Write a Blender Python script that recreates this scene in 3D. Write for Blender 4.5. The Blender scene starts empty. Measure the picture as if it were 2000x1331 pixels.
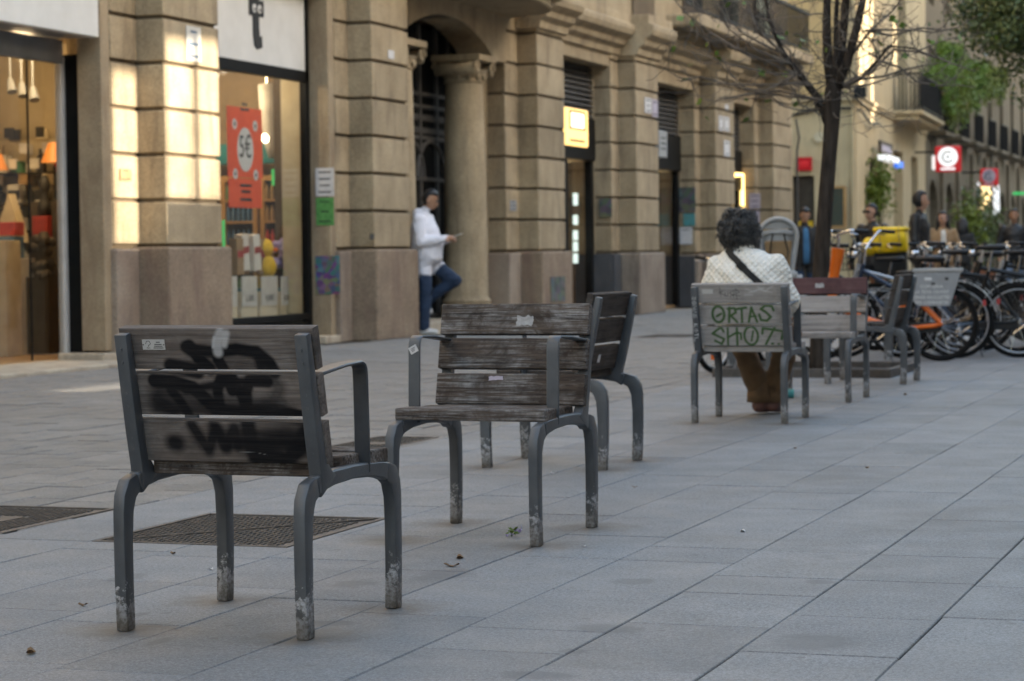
import bpy, bmesh, math, random
from mathutils import Vector, Matrix, noise
import numpy as np
R = math.radians
random.seed(7)
scene = bpy.context.scene
C = scene.collection

# ---------------------------------------------------------------- camera
PITCH, YAW, ROLL = R(2.054), R(19.07), R(-0.711)
fw = Vector((-math.sin(YAW)*math.cos(PITCH), math.cos(YAW)*math.cos(PITCH), -math.sin(PITCH)))
rt = Vector((math.cos(YAW), math.sin(YAW), 0)); up = rt.cross(fw)
r2 = rt*math.cos(ROLL) + up*math.sin(ROLL); u2 = -rt*math.sin(ROLL) + up*math.cos(ROLL)
cam_d = bpy.data.cameras.new('camera'); cam = bpy.data.objects.new('camera', cam_d); C.objects.link(cam)
cam.matrix_world = Matrix(((r2.x, u2.x, -fw.x, 0), (r2.y, u2.y, -fw.y, 0), (r2.z, u2.z, -fw.z, 1.0), (0, 0, 0, 1)))
cam_d.sensor_width = 36; cam_d.lens = 4619.5*36/2000
cam_d.clip_start = .1; cam_d.clip_end = 1000
cam_d.dof.use_dof = True; cam_d.dof.focus_distance = 6.8; cam_d.dof.aperture_fstop = 6.3; cam_d.dof.aperture_blades = 9
scene.camera = cam

# ---------------------------------------------------------------- sky, sun, exposure
SUN_EL = 20
w = bpy.data.worlds.new('World'); scene.world = w; w.use_nodes = True
nt = w.node_tree; nt.nodes.clear()
sk = nt.nodes.new('ShaderNodeTexSky'); sk.sky_type = 'NISHITA'; sk.sun_disc = False
sk.sun_elevation = R(SUN_EL); sk.sun_rotation = R(90); sk.air_density = 1.3; sk.dust_density = 2.5; sk.ozone_density = 1.0
bg = nt.nodes.new('ShaderNodeBackground'); bg.inputs[1].default_value = .15
ow = nt.nodes.new('ShaderNodeOutputWorld'); nt.links.new(sk.outputs[0], bg.inputs[0]); nt.links.new(bg.outputs[0], ow.inputs[0])
sd = bpy.data.lights.new('sun', 'SUN'); sd.energy = 2.9; sd.angle = R(.5); sd.color = (1, .93, .82)
so = bpy.data.objects.new('sun', sd); C.objects.link(so); so.rotation_euler = (0, R(90-SUN_EL), 0); so.location = (40, 0, 40)
vs = scene.view_settings; vs.view_transform = 'Standard'; vs.look = 'None'; vs.exposure = 2.55; vs.gamma = 1; vs.use_curve_mapping = False
vs.use_white_balance = True; vs.white_balance_temperature = 6900; vs.white_balance_tint = 9

# ---------------------------------------------------------------- helpers
class MB:
    def __init__(s): s.v = []; s.f = []; s.m = []
    def add(s, vs_, fs, m=0):
        o = len(s.v); s.v += [tuple(p) for p in vs_]; s.f += [tuple(i+o for i in f) for f in fs]; s.m += [m]*len(fs); return s
    def box(s, x0, x1, y0, y1, z0, z1, m=0):
        return s.add([(x0,y0,z0),(x1,y0,z0),(x1,y1,z0),(x0,y1,z0),(x0,y0,z1),(x1,y0,z1),(x1,y1,z1),(x0,y1,z1)],
            [(0,3,2,1),(4,5,6,7),(0,1,5,4),(1,2,6,5),(2,3,7,6),(3,0,4,7)], m)
    def prism(s, pts, lo, hi, axis='z', m=0):
        """closed outline (2-D) extruded along an axis: z -> (a,b,h), x -> (h,a,b), y -> (a,h,b)"""
        n = len(pts); put = {'z': lambda a,b,h:(a,b,h), 'x': lambda a,b,h:(h,a,b), 'y': lambda a,b,h:(a,h,b)}[axis]
        v = [put(a,b,lo) for a,b in pts]+[put(a,b,hi) for a,b in pts]
        f = [tuple(range(n-1,-1,-1)), tuple(range(n,2*n))]+[(i,(i+1)%n,n+(i+1)%n,n+i) for i in range(n)]
        return s.add(v, f, m)
    def tube(s, pts, r, n=8, cap=True, closed=False, m=0, flat=1.0):
        pts = [Vector(p) for p in pts]; k = len(pts); rr = r if isinstance(r, (list, tuple)) else [r]*k
        v = []; prev = None
        for i, p in enumerate(pts):
            if closed: t = pts[(i+1)%k]-pts[i-1]
            else: t = pts[min(i+1,k-1)]-pts[max(i-1,0)]
            t.normalize()
            if prev is None:
                a = Vector((0,0,1)) if abs(t.z) < .9 else Vector((1,0,0)); x = t.cross(a).normalized()
            else: x = (prev-t*prev.dot(t)).normalized()
            prev = x; y = t.cross(x)
            for j in range(n):
                an = 2*math.pi*j/n; v.append(p+x*math.cos(an)*rr[i]+y*math.sin(an)*rr[i]*flat)
        f = []
        for i in range(k if closed else k-1):
            i2 = (i+1)%k
            for j in range(n):
                f.append((i*n+j, i*n+(j+1)%n, i2*n+(j+1)%n, i2*n+j))
        if cap and not closed: f += [tuple(range(n-1,-1,-1)), tuple(range((k-1)*n, k*n))]
        return s.add(v, f, m)
    def sweep(s, pts, wd, th, side, m=0):
        """rectangular bar along pts; th along the fixed 'side' vector, wd across it (list or number)"""
        pts = [Vector(p) for p in pts]; k = len(pts); side = Vector(side).normalized(); v = []
        ww = wd if isinstance(wd, (list, tuple)) else [wd]*k
        tt = th if isinstance(th, (list, tuple)) else [th]*k
        for i, p in enumerate(pts):
            t = (pts[min(i+1,k-1)]-pts[max(i-1,0)]).normalized(); a = t.cross(side).normalized()*ww[i]/2; b = side*tt[i]/2
            v += [p-a-b, p+a-b, p+a+b, p-a+b]
        f = [(0,3,2,1), (4*k-4,4*k-3,4*k-2,4*k-1)]
        for i in range(k-1):
            for j in range(4): f.append((4*i+j, 4*i+(j+1)%4, 4*i+4+(j+1)%4, 4*i+4+j))
        return s.add(v, f, m)
    def lathe(s, prof, c=(0,0,0), n=24, axis='z', m=0):
        c = Vector(c); v = []; k = len(prof)
        for r_, h in prof:
            for j in range(n):
                a = 2*math.pi*j/n; x, y = r_*math.cos(a), r_*math.sin(a)
                v.append(c+Vector({'z':(x,y,h),'x':(h,x,y),'y':(x,h,y)}[axis]))
        f = [(i*n+j, i*n+(j+1)%n, (i+1)*n+(j+1)%n, (i+1)*n+j) for i in range(k-1) for j in range(n)]
        f += [tuple(range(n-1,-1,-1)), tuple(range((k-1)*n, k*n))]
        return s.add(v, f, m)
    def loft(s, rings, m=0):
        k = len(rings); n = len(rings[0]); v = [p for r_ in rings for p in r_]
        f = [(i*n+j, i*n+(j+1)%n, (i+1)*n+(j+1)%n, (i+1)*n+j) for i in range(k-1) for j in range(n)]
        f += [tuple(range(n-1,-1,-1)), tuple(range((k-1)*n, k*n))]
        return s.add(v, f, m)
    def ell(s, c, r_, n=12, k=8, m=0, M=None):
        c = Vector(c); rings = []
        for i in range(1, k):
            ph = math.pi*i/k
            ring = [Vector((r_[0]*math.sin(ph)*math.cos(2*math.pi*j/n), r_[1]*math.sin(ph)*math.sin(2*math.pi*j/n), -r_[2]*math.cos(ph))) for j in range(n)]
            rings.append([c+(M@p if M else p) for p in ring])
        return s.loft(rings, m)
    def build(s, name, mats, parent=None, bevel=0, smooth=False, seg=1, loc=None, world=False):
        me = bpy.data.meshes.new(name); me.from_pydata(s.v, [], s.f)
        if not isinstance(mats, (list, tuple)): mats = [mats]
        for a in mats: me.materials.append(M[a])
        if len(mats) > 1: me.polygons.foreach_set('material_index', s.m)
        bm = bmesh.new(); bm.from_mesh(me); bmesh.ops.recalc_face_normals(bm, faces=bm.faces)
        if bevel:
            ed = [e for e in bm.edges if len(e.link_faces) == 2 and e.calc_face_angle(0) > .6]
            bmesh.ops.bevel(bm, geom=ed, offset=bevel, segments=seg, affect='EDGES', profile=.5, clamp_overlap=True)
        bm.to_mesh(me); bm.free()
        if smooth:
            me.polygons.foreach_set('use_smooth', [True]*len(me.polygons))
            if smooth is not True: me.set_sharp_from_angle(angle=R(smooth))
        me.update()
        return link(name, me, parent, loc, world)
def link(name, me, parent=None, loc=None, world=False):
    o = bpy.data.objects.new(name, me); C.objects.link(o)
    if parent:
        o.parent = parent
        if world:                                   # geometry given in world coordinates
            q = parent; off = Vector((0,0,0))
            while q: off += q.location; q = q.parent
            o.location = -off
    if loc: o.location = loc
    return o
def tag(o, label=None, cat=None, group=None, kind=None):
    for k, v in (('label', label), ('category', cat), ('group', group), ('kind', kind)):
        if v: o[k] = v
    return o
def thing(name, label, cat, loc=(0,0,0), rz=0, group=None):
    o = bpy.data.objects.new(name, None); C.objects.link(o); o.location = loc; o.rotation_euler = (0,0,rz); o.empty_display_size = .1
    return tag(o, label, cat, group)
def copy_tree(o, parent=None):
    c = o.copy(); C.objects.link(c); c.parent = parent
    for ch in list(o.children): copy_tree(ch, c)
    return c
def text_mesh(txt, size, name, mat, parent, M4, ext=.001, align='CENTER', world=False, sx=1.0):
    cu = bpy.data.curves.new(name, 'FONT'); cu.body = txt; cu.size = size; cu.extrude = ext; cu.align_x = align; cu.align_y = 'CENTER'; cu.resolution_u = 3
    t = bpy.data.objects.new(name, cu); C.objects.link(t)
    me = bpy.data.meshes.new_from_object(t.evaluated_get(bpy.context.evaluated_depsgraph_get()))
    bpy.data.objects.remove(t); bpy.data.curves.remove(cu)
    me.transform(M4 @ Matrix.Diagonal((sx,1,1,1))); me.materials.clear(); me.materials.append(M[mat]); me.name = name
    return link(name, me, parent, None, world)
def frame_face_px(x, y, z):   # text facing +x (towards the street): reads along +y
    return Matrix(((0,0,1,x),(1,0,0,y),(0,1,0,z),(0,0,0,1)))
def frame_face_my(x, y, z):   # text facing -y (towards the camera)
    return Matrix(((1,0,0,x),(0,0,-1,y),(0,1,0,z),(0,0,0,1)))
def sm(a, b, x): t = min(1, max(0, (x-a)/(b-a))); return t*t*(3-2*t)
def rot2(p, a): return (p[0]*math.cos(a)-p[1]*math.sin(a), p[0]*math.sin(a)+p[1]*math.cos(a))

# ---------------------------------------------------------------- materials
M = {}
class NT:
    def __init__(s, name):
        s.mt = bpy.data.materials.new(name); s.mt.use_nodes = True; s.t = s.mt.node_tree; s.n = s.t.nodes
        s.b = s.n['Principled BSDF']; M[name] = s.mt
        s.co = s.n.new('ShaderNodeTexCoord')
    def l(s, a, b): s.t.links.new(a, b)
    def mapping(s, sc=(1,1,1), rot=(0,0,0), src='Object', loc=(0,0,0)):
        m = s.n.new('ShaderNodeMapping'); s.l(s.co.outputs[src], m.inputs[0]); m.inputs['Scale'].default_value = sc; m.inputs['Rotation'].default_value = rot; m.inputs['Location'].default_value = loc
        return m.outputs[0]
    def worldpos(s, sc=(1,1,1)):
        g = s.n.new('ShaderNodeNewGeometry'); m = s.n.new('ShaderNodeMapping'); s.l(g.outputs['Position'], m.inputs[0]); m.inputs['Scale'].default_value = sc; return m.outputs[0]
    def noise(s, v, sc=5, det=5, rough=.6, dist=0):
        n = s.n.new('ShaderNodeTexNoise'); s.l(v, n.inputs['Vector']); n.inputs['Scale'].default_value = sc; n.inputs['Detail'].default_value = det
        n.inputs['Roughness'].default_value = rough; n.inputs['Distortion'].default_value = dist; return n.outputs['Fac']
    def ramp(s, f, stops):
        r = s.n.new('ShaderNodeValToRGB'); s.l(f, r.inputs[0]); e = r.color_ramp.elements
        while len(e) < len(stops): e.new(.5)
        for a, (p, c) in zip(e, stops): a.position = p; a.color = (*c, 1) if isinstance(c, (tuple, list)) else (c, c, c, 1)
        return r.outputs[0]
    def mix(s, f, a, b, mode='MIX'):
        m = s.n.new('ShaderNodeMix'); m.data_type = 'RGBA'; m.blend_type = mode
        for x, i in ((f, 0), (a, 6), (b, 7)):
            if isinstance(x, bpy.types.NodeSocket): s.l(x, m.inputs[i])
            else: m.inputs[i].default_value = x if i == 0 else ((*x, 1) if len(x) == 3 else x)
        return m.outputs[2]
    def math(s, op, a, b=0, clamp=False):
        m = s.n.new('ShaderNodeMath'); m.operation = op; m.use_clamp = clamp
        for x, i in ((a, 0), (b, 1)):
            if isinstance(x, bpy.types.NodeSocket): s.l(x, m.inputs[i])
            else: m.inputs[i].default_value = x
        return m.outputs[0]
    def rnd(s, col, amt=.1, hue=0):
        oi = s.n.new('ShaderNodeObjectInfo'); h = s.n.new('ShaderNodeHueSaturation')
        s.l(s.math('MULTIPLY_ADD', oi.outputs['Random'], 2*amt), h.inputs['Value']); h.inputs['Value'].links[0].from_node.inputs[2].default_value = 1-amt
        s.l(col, h.inputs['Color']); return h.outputs[0]
    def bump(s, f, st=.3, d=.01, prev=None):
        b = s.n.new('ShaderNodeBump'); s.l(f, b.inputs['Height']); b.inputs['Strength'].default_value = st; b.inputs['Distance'].default_value = d
        if prev: s.l(prev, b.inputs['Normal'])
        s.l(b.outputs[0], s.b.inputs['Normal']); return b.outputs[0]
    def col(s, c):
        if isinstance(c, bpy.types.NodeSocket): s.l(c, s.b.inputs['Base Color'])
        else: s.b.inputs['Base Color'].default_value = (*c, 1)
    def set(s, rough=.7, metal=0, spec=.5):
        s.b.inputs['Roughness'].default_value = rough; s.b.inputs['Metallic'].default_value = metal; s.b.inputs['Specular IOR Level'].default_value = spec; return s
def plain(name, c1, c2=None, rough=.7, sc=6, bump=.15, bsc=60, metal=0, spec=.4, stretch=(1,1,1), rnd=0, lo=.35, hi=.65):
    k = NT(name).set(rough, metal, spec); v = k.mapping(stretch)
    c2 = c2 or tuple(a*.75 for a in c1)
    c = k.ramp(k.noise(v, sc, 6), [(lo, c2), (hi, c1)])
    if rnd: c = k.rnd(c, rnd)
    k.col(c)
    if bump: k.bump(k.noise(v, bsc, 4), bump, .004)
    return k
def emit(name, c, st, base=None):
    k = NT(name).set(.5); k.col(base or c); k.b.inputs['Emission Color'].default_value = (*c, 1); k.b.inputs['Emission Strength'].default_value = st; return k
def glass(name, tint=(1,1,1), rough=0.0, f=1.5):
    k = NT(name); t = k.n.new('ShaderNodeBsdfTransparent'); t.inputs[0].default_value = (*tint, 1); g = k.n.new('ShaderNodeBsdfGlossy'); g.inputs['Roughness'].default_value = rough
    lw = k.n.new('ShaderNodeLayerWeight'); mx = k.n.new('ShaderNodeMixShader')
    fa = k.math('MULTIPLY_ADD', k.math('POWER', lw.outputs['Facing'], 5), .96); fa.node.inputs[2].default_value = .035
    k.l(fa, mx.inputs[0]); k.l(t.outputs[0], mx.inputs[1]); k.l(g.outputs[0], mx.inputs[2]); k.l(mx.outputs[0], k.n['Material Output'].inputs[0])

def stone_mat(name, c1, c2, stain, sc=1.6, rnd=.08, speck=.25):
    k = NT(name).set(.85, 0, .25); wv = k.worldpos()
    c = k.ramp(k.noise(wv, sc, 7, .62), [(.3, c2), (.68, c1)])
    sp = k.ramp(k.noise(wv, 45, 3, .7), [(.35, 1-speck), (.6, 1.0)])
    c = k.mix(1, c, sp, 'MULTIPLY')
    st = k.ramp(k.noise(k.worldpos((2.6, 2.6, .5)), 1.7, 5, .6, .6), [(.5, 0.0), (.72, 1.0)])
    c = k.mix(k.math('MULTIPLY', st, .75), c, stain)
    c = k.rnd(c, rnd); k.col(c)
    k.bump(k.noise(wv, 38, 6, .7), .45, .012); return k
stone_mat('sandstone', (.45,.35,.222), (.295,.222,.135), (.16,.12,.08), 1.6, .13, .3)
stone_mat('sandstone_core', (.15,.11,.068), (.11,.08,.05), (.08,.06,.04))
stone_mat('pedestal_stone', (.33,.245,.165), (.23,.165,.115), (.17,.105,.08), 2.2, .12, .4)
stone_mat('pedestal_pale', (.36,.29,.22), (.24,.175,.13), (.15,.11,.09), 1.3, .12, .3)
stone_mat('jamb_stone', (.40,.31,.20), (.29,.215,.135), (.19,.13,.085), 2.2, .05, .2)
stone_mat('step_stone', (.50,.42,.31), (.38,.31,.23), (.24,.19,.14), 2.5, .05, .2)
stone_mat('cream_render', (.54,.42,.25), (.44,.34,.2), (.33,.255,.16), .8, .04, .08)
stone_mat('ochre_render', (.55,.39,.19), (.47,.33,.16), (.36,.25,.14), .8, .04, .08)
stone_mat('far_stone', (.20,.155,.10), (.14,.108,.07), (.09,.07,.05), .9, .06, .15)
stone_mat('grey_plinth', (.085,.085,.088), (.06,.06,.062), (.12,.11,.10), 2, .05, .2)
stone_mat('brown_render', (.40,.37,.33), (.33,.30,.27), (.25,.23,.2), .9, .06, .1)

STAINS = [(-2.828, 6.664, 0.035, 0.05), (-1.82, 6.032, 0.05, 0.05), (-3.177, 5.925, 0.012, 0.03), (-2.896, 5.516, 0.014, 0.04), (-2.014, 6.924, 0.04, 0.04), (-3.585, 6.631, 0.03, 0.06), (-1.804, 5.664, 0.02, 0.02), (-2.626, 6.928, 0.05, 0.08), (-2.592, 5.924, 0.05, 0.03), (-1.461, 7.049, 0.03, 0.03), (-1.248, 5.95, 0.06, 0.08), (-1.781, 5.309, 0.06, 0.03)]
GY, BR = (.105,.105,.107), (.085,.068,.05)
SPOTS = [(x, y, rx*2.0, ry*2.0, GY, .62) for x, y, rx, ry in STAINS]
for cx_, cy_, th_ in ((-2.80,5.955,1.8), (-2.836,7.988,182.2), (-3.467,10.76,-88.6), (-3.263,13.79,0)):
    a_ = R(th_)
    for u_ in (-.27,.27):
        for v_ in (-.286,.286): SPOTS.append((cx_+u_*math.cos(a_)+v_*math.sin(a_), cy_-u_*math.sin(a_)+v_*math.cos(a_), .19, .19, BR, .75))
def paving(name, base, dark, warm, spots=()):
    k = NT(name).set(.72, 0, .35); wv = k.worldpos()
    c = k.ramp(k.noise(wv, 170, 3, .75), [(.28, dark), (.52, base), (.74, tuple(min(1, a*1.55) for a in base))])
    c = k.mix(k.ramp(k.noise(wv, 75, 2, .7), [(.38, .55), (.56, 0.0)]), c, dark)
    big = k.ramp(k.noise(wv, 1.1, 8, .68, .4), [(.38, 0.0), (.70, 1.0)])
    vo = k.n.new('ShaderNodeTexVoronoi'); vo.voronoi_dimensions = '2D'; vo.inputs['Scale'].default_value = 2.6; k.l(wv, vo.inputs['Vector']); sc_ = k.n.new('ShaderNodeSeparateColor'); k.l(vo.outputs['Color'], sc_.inputs[0])
    gum = k.math('MULTIPLY', k.ramp(vo.outputs['Distance'], [(.028, 1.0), (.042, 0.0)]), k.math('GREATER_THAN', sc_.outputs[0], .6)); c = k.mix(k.math('MULTIPLY', gum, .5), c, tuple(a*.38 for a in base))
    c = k.mix(k.math('MULTIPLY', big, .45), c, warm)
    sp = k.ramp(k.noise(wv, 3.2, 4, .55, .8), [(.66, 0.0), (.70, 1.0)])
    c = k.mix(k.math('MULTIPLY', sp, .22), c, tuple(a*.45 for a in base))
    for (ax, ay, rx, ry, cc, am) in spots:                     # old spills; rusty dirt round the chair feet, darkened further as contact shade
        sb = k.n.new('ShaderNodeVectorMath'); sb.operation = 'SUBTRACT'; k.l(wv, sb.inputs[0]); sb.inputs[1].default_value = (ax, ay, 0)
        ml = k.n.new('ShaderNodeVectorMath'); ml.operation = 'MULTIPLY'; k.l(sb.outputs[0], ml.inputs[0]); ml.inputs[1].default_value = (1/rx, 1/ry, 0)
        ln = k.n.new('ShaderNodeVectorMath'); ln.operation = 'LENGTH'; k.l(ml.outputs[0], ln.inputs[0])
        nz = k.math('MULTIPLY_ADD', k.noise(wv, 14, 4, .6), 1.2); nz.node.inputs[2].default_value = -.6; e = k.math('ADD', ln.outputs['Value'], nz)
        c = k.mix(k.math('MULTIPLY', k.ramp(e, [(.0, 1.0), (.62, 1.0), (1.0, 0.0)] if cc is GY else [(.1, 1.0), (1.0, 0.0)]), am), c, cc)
    c = k.rnd(c, .11); k.col(c)
    rr = k.ramp(k.noise(wv, 4, 5), [(.3, .58), (.7, .8)]); k.l(rr, k.b.inputs['Roughness'])
    k.bump(k.noise(wv, 260, 3, .6), .35, .0015); return k
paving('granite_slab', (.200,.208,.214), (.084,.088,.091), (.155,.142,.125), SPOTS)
paving('granite_sett', (.205,.197,.186), (.09,.085,.077), (.125,.11,.09))
plain('joint_dirt', (.035,.031,.028), (.02,.018,.017), .95, 9, .4, 60)
plain('stain_grime', (.15,.148,.145), (.125,.122,.118), .8, 12)

def wood(name, c1, c2, c3, bleach=.5, bcol=(.42,.40,.38)):
    k = NT(name).set(.85, 0, .12); v = k.mapping((1.2, 34, 34)); v2 = k.mapping((1, 1, 1))
    oi = k.n.new('ShaderNodeObjectInfo'); add = k.n.new('ShaderNodeVectorMath'); add.operation = 'ADD'
    cx = k.n.new('ShaderNodeCombineXYZ'); k.l(k.math('MULTIPLY', oi.outputs['Random'], 37.0), cx.inputs[0]); k.l(k.math('MULTIPLY', oi.outputs['Random'], 91.0), cx.inputs[2])
    k.l(v, add.inputs[0]); k.l(cx.outputs[0], add.inputs[1]); gv = add.outputs[0]
    g = k.noise(gv, 2.2, 7, .62, .7)
    c = k.ramp(g, [(.28, c3), (.48, c2), (.7, c1)])
    add2 = k.n.new('ShaderNodeVectorMath'); add2.operation = 'ADD'; k.l(v2, add2.inputs[0]); k.l(cx.outputs[0], add2.inputs[1])
    bl = k.ramp(k.noise(add2.outputs[0], 7, 6, .7, .5), [(.42, 0.0), (.66, 1.0)])
    gf = k.ramp(k.noise(gv, 5.5, 5, .7), [(.42, 0.0), (.62, 1.0)])
    c = k.mix(k.math('MULTIPLY', k.math('MULTIPLY', bl, gf), bleach), c, bcol)
    dk = k.ramp(k.noise(add2.outputs[0], 5, 5, .6), [(.55, 0.0), (.75, 1.0)])
    c = k.mix(k.math('MULTIPLY', dk, .6), c, tuple(a*.42 for a in c3))
    c = k.rnd(c, .07)
    at = k.n.new('ShaderNodeAttribute'); at.attribute_name = 'pa'; ac = k.n.new('ShaderNodeAttribute'); ac.attribute_name = 'pc'
    gr = k.ramp(k.noise(gv, 4, 5, .7), [(.3, .88), (.6, 1.0)])
    c = k.mix(k.math('MULTIPLY', at.outputs['Fac'], gr), c, ac.outputs['Color']); k.col(c)
    k.bump(g, .55, .004); return k
wood('wood_grey', (.185,.154,.133), (.122,.10,.086), (.062,.05,.043), .4, (.33,.305,.285))
wood('wood_brown', (.115,.086,.067), (.06,.046,.037), (.019,.0155,.0135), .9, (.37,.355,.34))
wood('wood_dark', (.085,.068,.056), (.052,.042,.036), (.023,.02,.018), .35, (.17,.165,.16))
wood('wood_pale', (.36,.33,.305), (.275,.25,.23), (.165,.15,.14), .45, (.48,.465,.45))
wood('wood_red', (.125,.065,.064), (.095,.05,.05), (.062,.035,.036), .15, (.3,.25,.25))
# painted cast metal with scuffed feet
k = NT('painted_metal').set(.46, .15, .5); v = k.mapping(); g = k.n.new('ShaderNodeNewGeometry'); sx = k.n.new('ShaderNodeSeparateXYZ'); k.l(g.outputs['Position'], sx.inputs[0])
zz = k.math('MULTIPLY_ADD', sx.outputs[2], -4.2); zz.node.inputs[2].default_value = .98
c = k.ramp(k.noise(k.worldpos(), 8, 5), [(.3, (.055,.058,.062)), (.7, (.090,.095,.100))])
wr = k.math('ADD', k.noise(k.worldpos(), 24, 8, .75), k.math('MULTIPLY', zz, .37, True))
wm = k.ramp(wr, [(.70, 0.0), (.745, 1.0)])
c = k.mix(wm, c, k.ramp(k.noise(k.worldpos(), 90, 3), [(.35, (.16,.15,.14)), (.6, (.42,.42,.43))]))
gm = k.ramp(sx.outputs[2], [(.012, 1.0), (.10, 0.0)])
c = k.mix(k.math('MULTIPLY', gm, k.ramp(k.noise(k.worldpos(), 25, 4), [(.3, .35), (.6, .95)])), c, (.10,.082,.062)); k.col(c)
k.l(k.mix(wm, (.46,.46,.46), (.85,.85,.85)), k.b.inputs['Roughness']); k.bump(k.math('ADD', k.noise(k.worldpos(), 120, 3), k.math('MULTIPLY', wm, -.6)), .3, .0025)
plain('iron_cover', (.115,.10,.088), (.065,.058,.052), .62, 14, .5, 90, .35)
plain('steel', (.55,.56,.58), (.4,.41,.43), .25, 8, .05, 60, 1)
plain('chrome', (.75,.76,.78), (.6,.6,.62), .14, 8, 0, 60, 1)
plain('black_paint', (.006,.006,.0065), (.004,.004,.005), .4, 8, .05, 60, 0, .3)
plain('black_frame', (.005,.0048,.0045), (.003,.003,.003), .5, 5, .05, 60, 0, .2)
plain('rubber', (.006,.006,.006), (.010,.010,.010), .85, 30, .2, 60, 0, .2)
plain('black_plastic', (.008,.008,.009), (.014,.014,.014), .5, 20, .1, 60, 0, .3)
plain('orange_paint', (.72,.15,.008), (.6,.11,.006), .35, 5, .03)
plain('blue_paint', (.018,.035,.075), (.012,.025,.05), .35, 5, .03)
plain('silver_paint', (.42,.43,.45), (.35,.36,.38), .35, 5, .03, 60, .5)
plain('yellow_fabric', (.80,.55,.015), (.66,.43,.01), .55, 9, .3, 25)
plain('grey_plastic', (.36,.36,.35), (.30,.30,.29), .5, 9, .05)
plain('grey_panel', (.30,.31,.32), (.25,.26,.27), .45, 7, .05)
plain('white_print', (.75,.75,.75), (.6,.6,.6), .6, 30, 0)
plain('sign_white', (.62,.60,.56), (.56,.54,.50), .5, 3, .02)
plain('frame_white', (.50,.48,.45), (.42,.40,.37), .45, 4, .03)
plain('frame_grey', (.20,.205,.21), (.16,.165,.17), .45, 4, .03)
plain('paper', (.60,.58,.56), (.50,.48,.47), .8, 12, .1)
plain('paper_worn', (.40,.39,.38), (.27,.26,.25), .85, 45, .3)
plain('paper_green', (.10,.30,.08), (.06,.20,.05), .8, 18, .05)
plain('paper_dark', (.03,.05,.035), (.06,.05,.03), .7, 25, .05)
plain('paper_teal', (.05,.28,.30), (.10,.20,.18), .7, 12, .05)
plain('paper_lilac', (.45,.40,.46), (.38,.33,.38), .8, 12, .05)
plain('ink', (.015,.015,.015), (.03,.03,.03), .7, 30, 0)
plain('poster_red', (.80,.085,.02), (.70,.07,.018), .5, 6, .03)
plain('teal_panel', (.02,.15,.15), (.015,.11,.12), .5, 6, .02)
plain('cream_panel', (.58,.49,.33), (.48,.40,.27), .7, 5, .05)
plain('shop_floor', (.34,.22,.11), (.26,.16,.08), .45, 4, .05, 60, 0, .4, (1, 9, 1))
plain('shop_wall', (.42,.34,.22), (.35,.28,.18), .8, 3, .03)
plain('brown_wall', (.26,.18,.10), (.20,.14,.08), .8, 3, .03)
plain('shop_dark', (.06,.045,.03), (.04,.03,.02), .7, 6, .05)
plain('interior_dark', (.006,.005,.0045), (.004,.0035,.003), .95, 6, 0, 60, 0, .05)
plain('timber', (.42,.24,.09), (.30,.16,.06), .5, 3, .1, 40, 0, .4, (1, 8, 1))
plain('cardboard', (.30,.19,.095), (.24,.15,.07), .8, 8, .1, rnd=.2)
plain('plush_yellow', (.72,.46,.03), (.58,.35,.02), .9, 14, .6, 60)
plain('plush_purple', (.26,.19,.42), (.45,.40,.60), .9, 22, .6, 60)
plain('item_red', (.42,.045,.035), (.30,.03,.03), .6, 10, .05, rnd=.25)
plain('item_blue', (.05,.12,.20), (.04,.08,.14), .6, 10, .05, rnd=.3)
plain('item_white', (.62,.58,.50), (.52,.48,.42), .6, 10, .05, rnd=.2)
plain('item_black', (.02,.018,.017), (.03,.028,.025), .5, 10, .05)
plain('item_green', (.07,.20,.08), (.05,.14,.06), .6, 10, .05, rnd=.3)
plain('iron_black', (.008,.0075,.007), (.012,.011,.010), .6, 10, .2, 50, .1, .25)
plain('louver_grey', (.075,.068,.06), (.05,.045,.04), .6, 8, .1)
plain('shutter_brown', (.10,.072,.05), (.07,.05,.035), .7, 8, .2, 50, 0, .3, (1, 1, 8))
plain('window_dark', (.03,.029,.028), (.02,.02,.02), .12, 4, 0)
plain('sign_red', (.55,.012,.018), (.48,.01,.015), .4, 5, .02)
plain('bark', (.055,.043,.034), (.02,.016,.013), .95, 3.5, .9, 22, 0, .2, (6, 6, 1.2))
plain('twig', (.17,.145,.12), (.085,.07,.058), .9, 9, .4, 60, 0, .2)
def leafm(name, c1, c2, rough=.5):
    k = plain(name, c1, c2, rough, 6, .1, 40); k.b.inputs['Transmission Weight'].default_value = 0
    return k
leafm('leaf_dark', (.115,.145,.045), (.045,.07,.02), .35); leafm('leaf_fresh', (.12,.20,.022), (.08,.14,.015)); leafm('leaf_hang', (.17,.21,.022), (.07,.105,.012)); leafm('leaf_dry', (.20,.12,.055), (.14,.08,.04), .8)
plain('skin', (.46,.26,.175), (.40,.215,.14), .55, 10, .08, 90)
plain('skin_tan', (.40,.215,.13), (.34,.175,.10), .55, 10, .08, 90)
plain('hair_black', (.011,.010,.010), (.02,.018,.018), .5, 40, .2, 90)
plain('hair_grey', (.016,.015,.015), (.11,.105,.10), .45, 22, .2, 90)
plain('hoodie_white', (.72,.70,.73), (.60,.585,.62), .9, 5, .35, 14)
plain('jeans', (.020,.038,.075), (.012,.024,.05), .85, 7, .35, 18)
plain('jeans_light', (.16,.21,.29), (.11,.15,.22), .85, 7, .35, 18)
plain('leather_black', (.010,.010,.011), (.016,.016,.017), .45, 9, .3, 12)
plain('jacket_dark', (.028,.027,.026), (.018,.018,.018), .8, 9, .3, 14)
plain('sweater_blue', (.05,.15,.27), (.035,.11,.21), .9, 9, .3, 20)
plain('jacket_tan', (.36,.23,.12), (.28,.17,.085), .8, 7, .35, 14)
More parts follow.
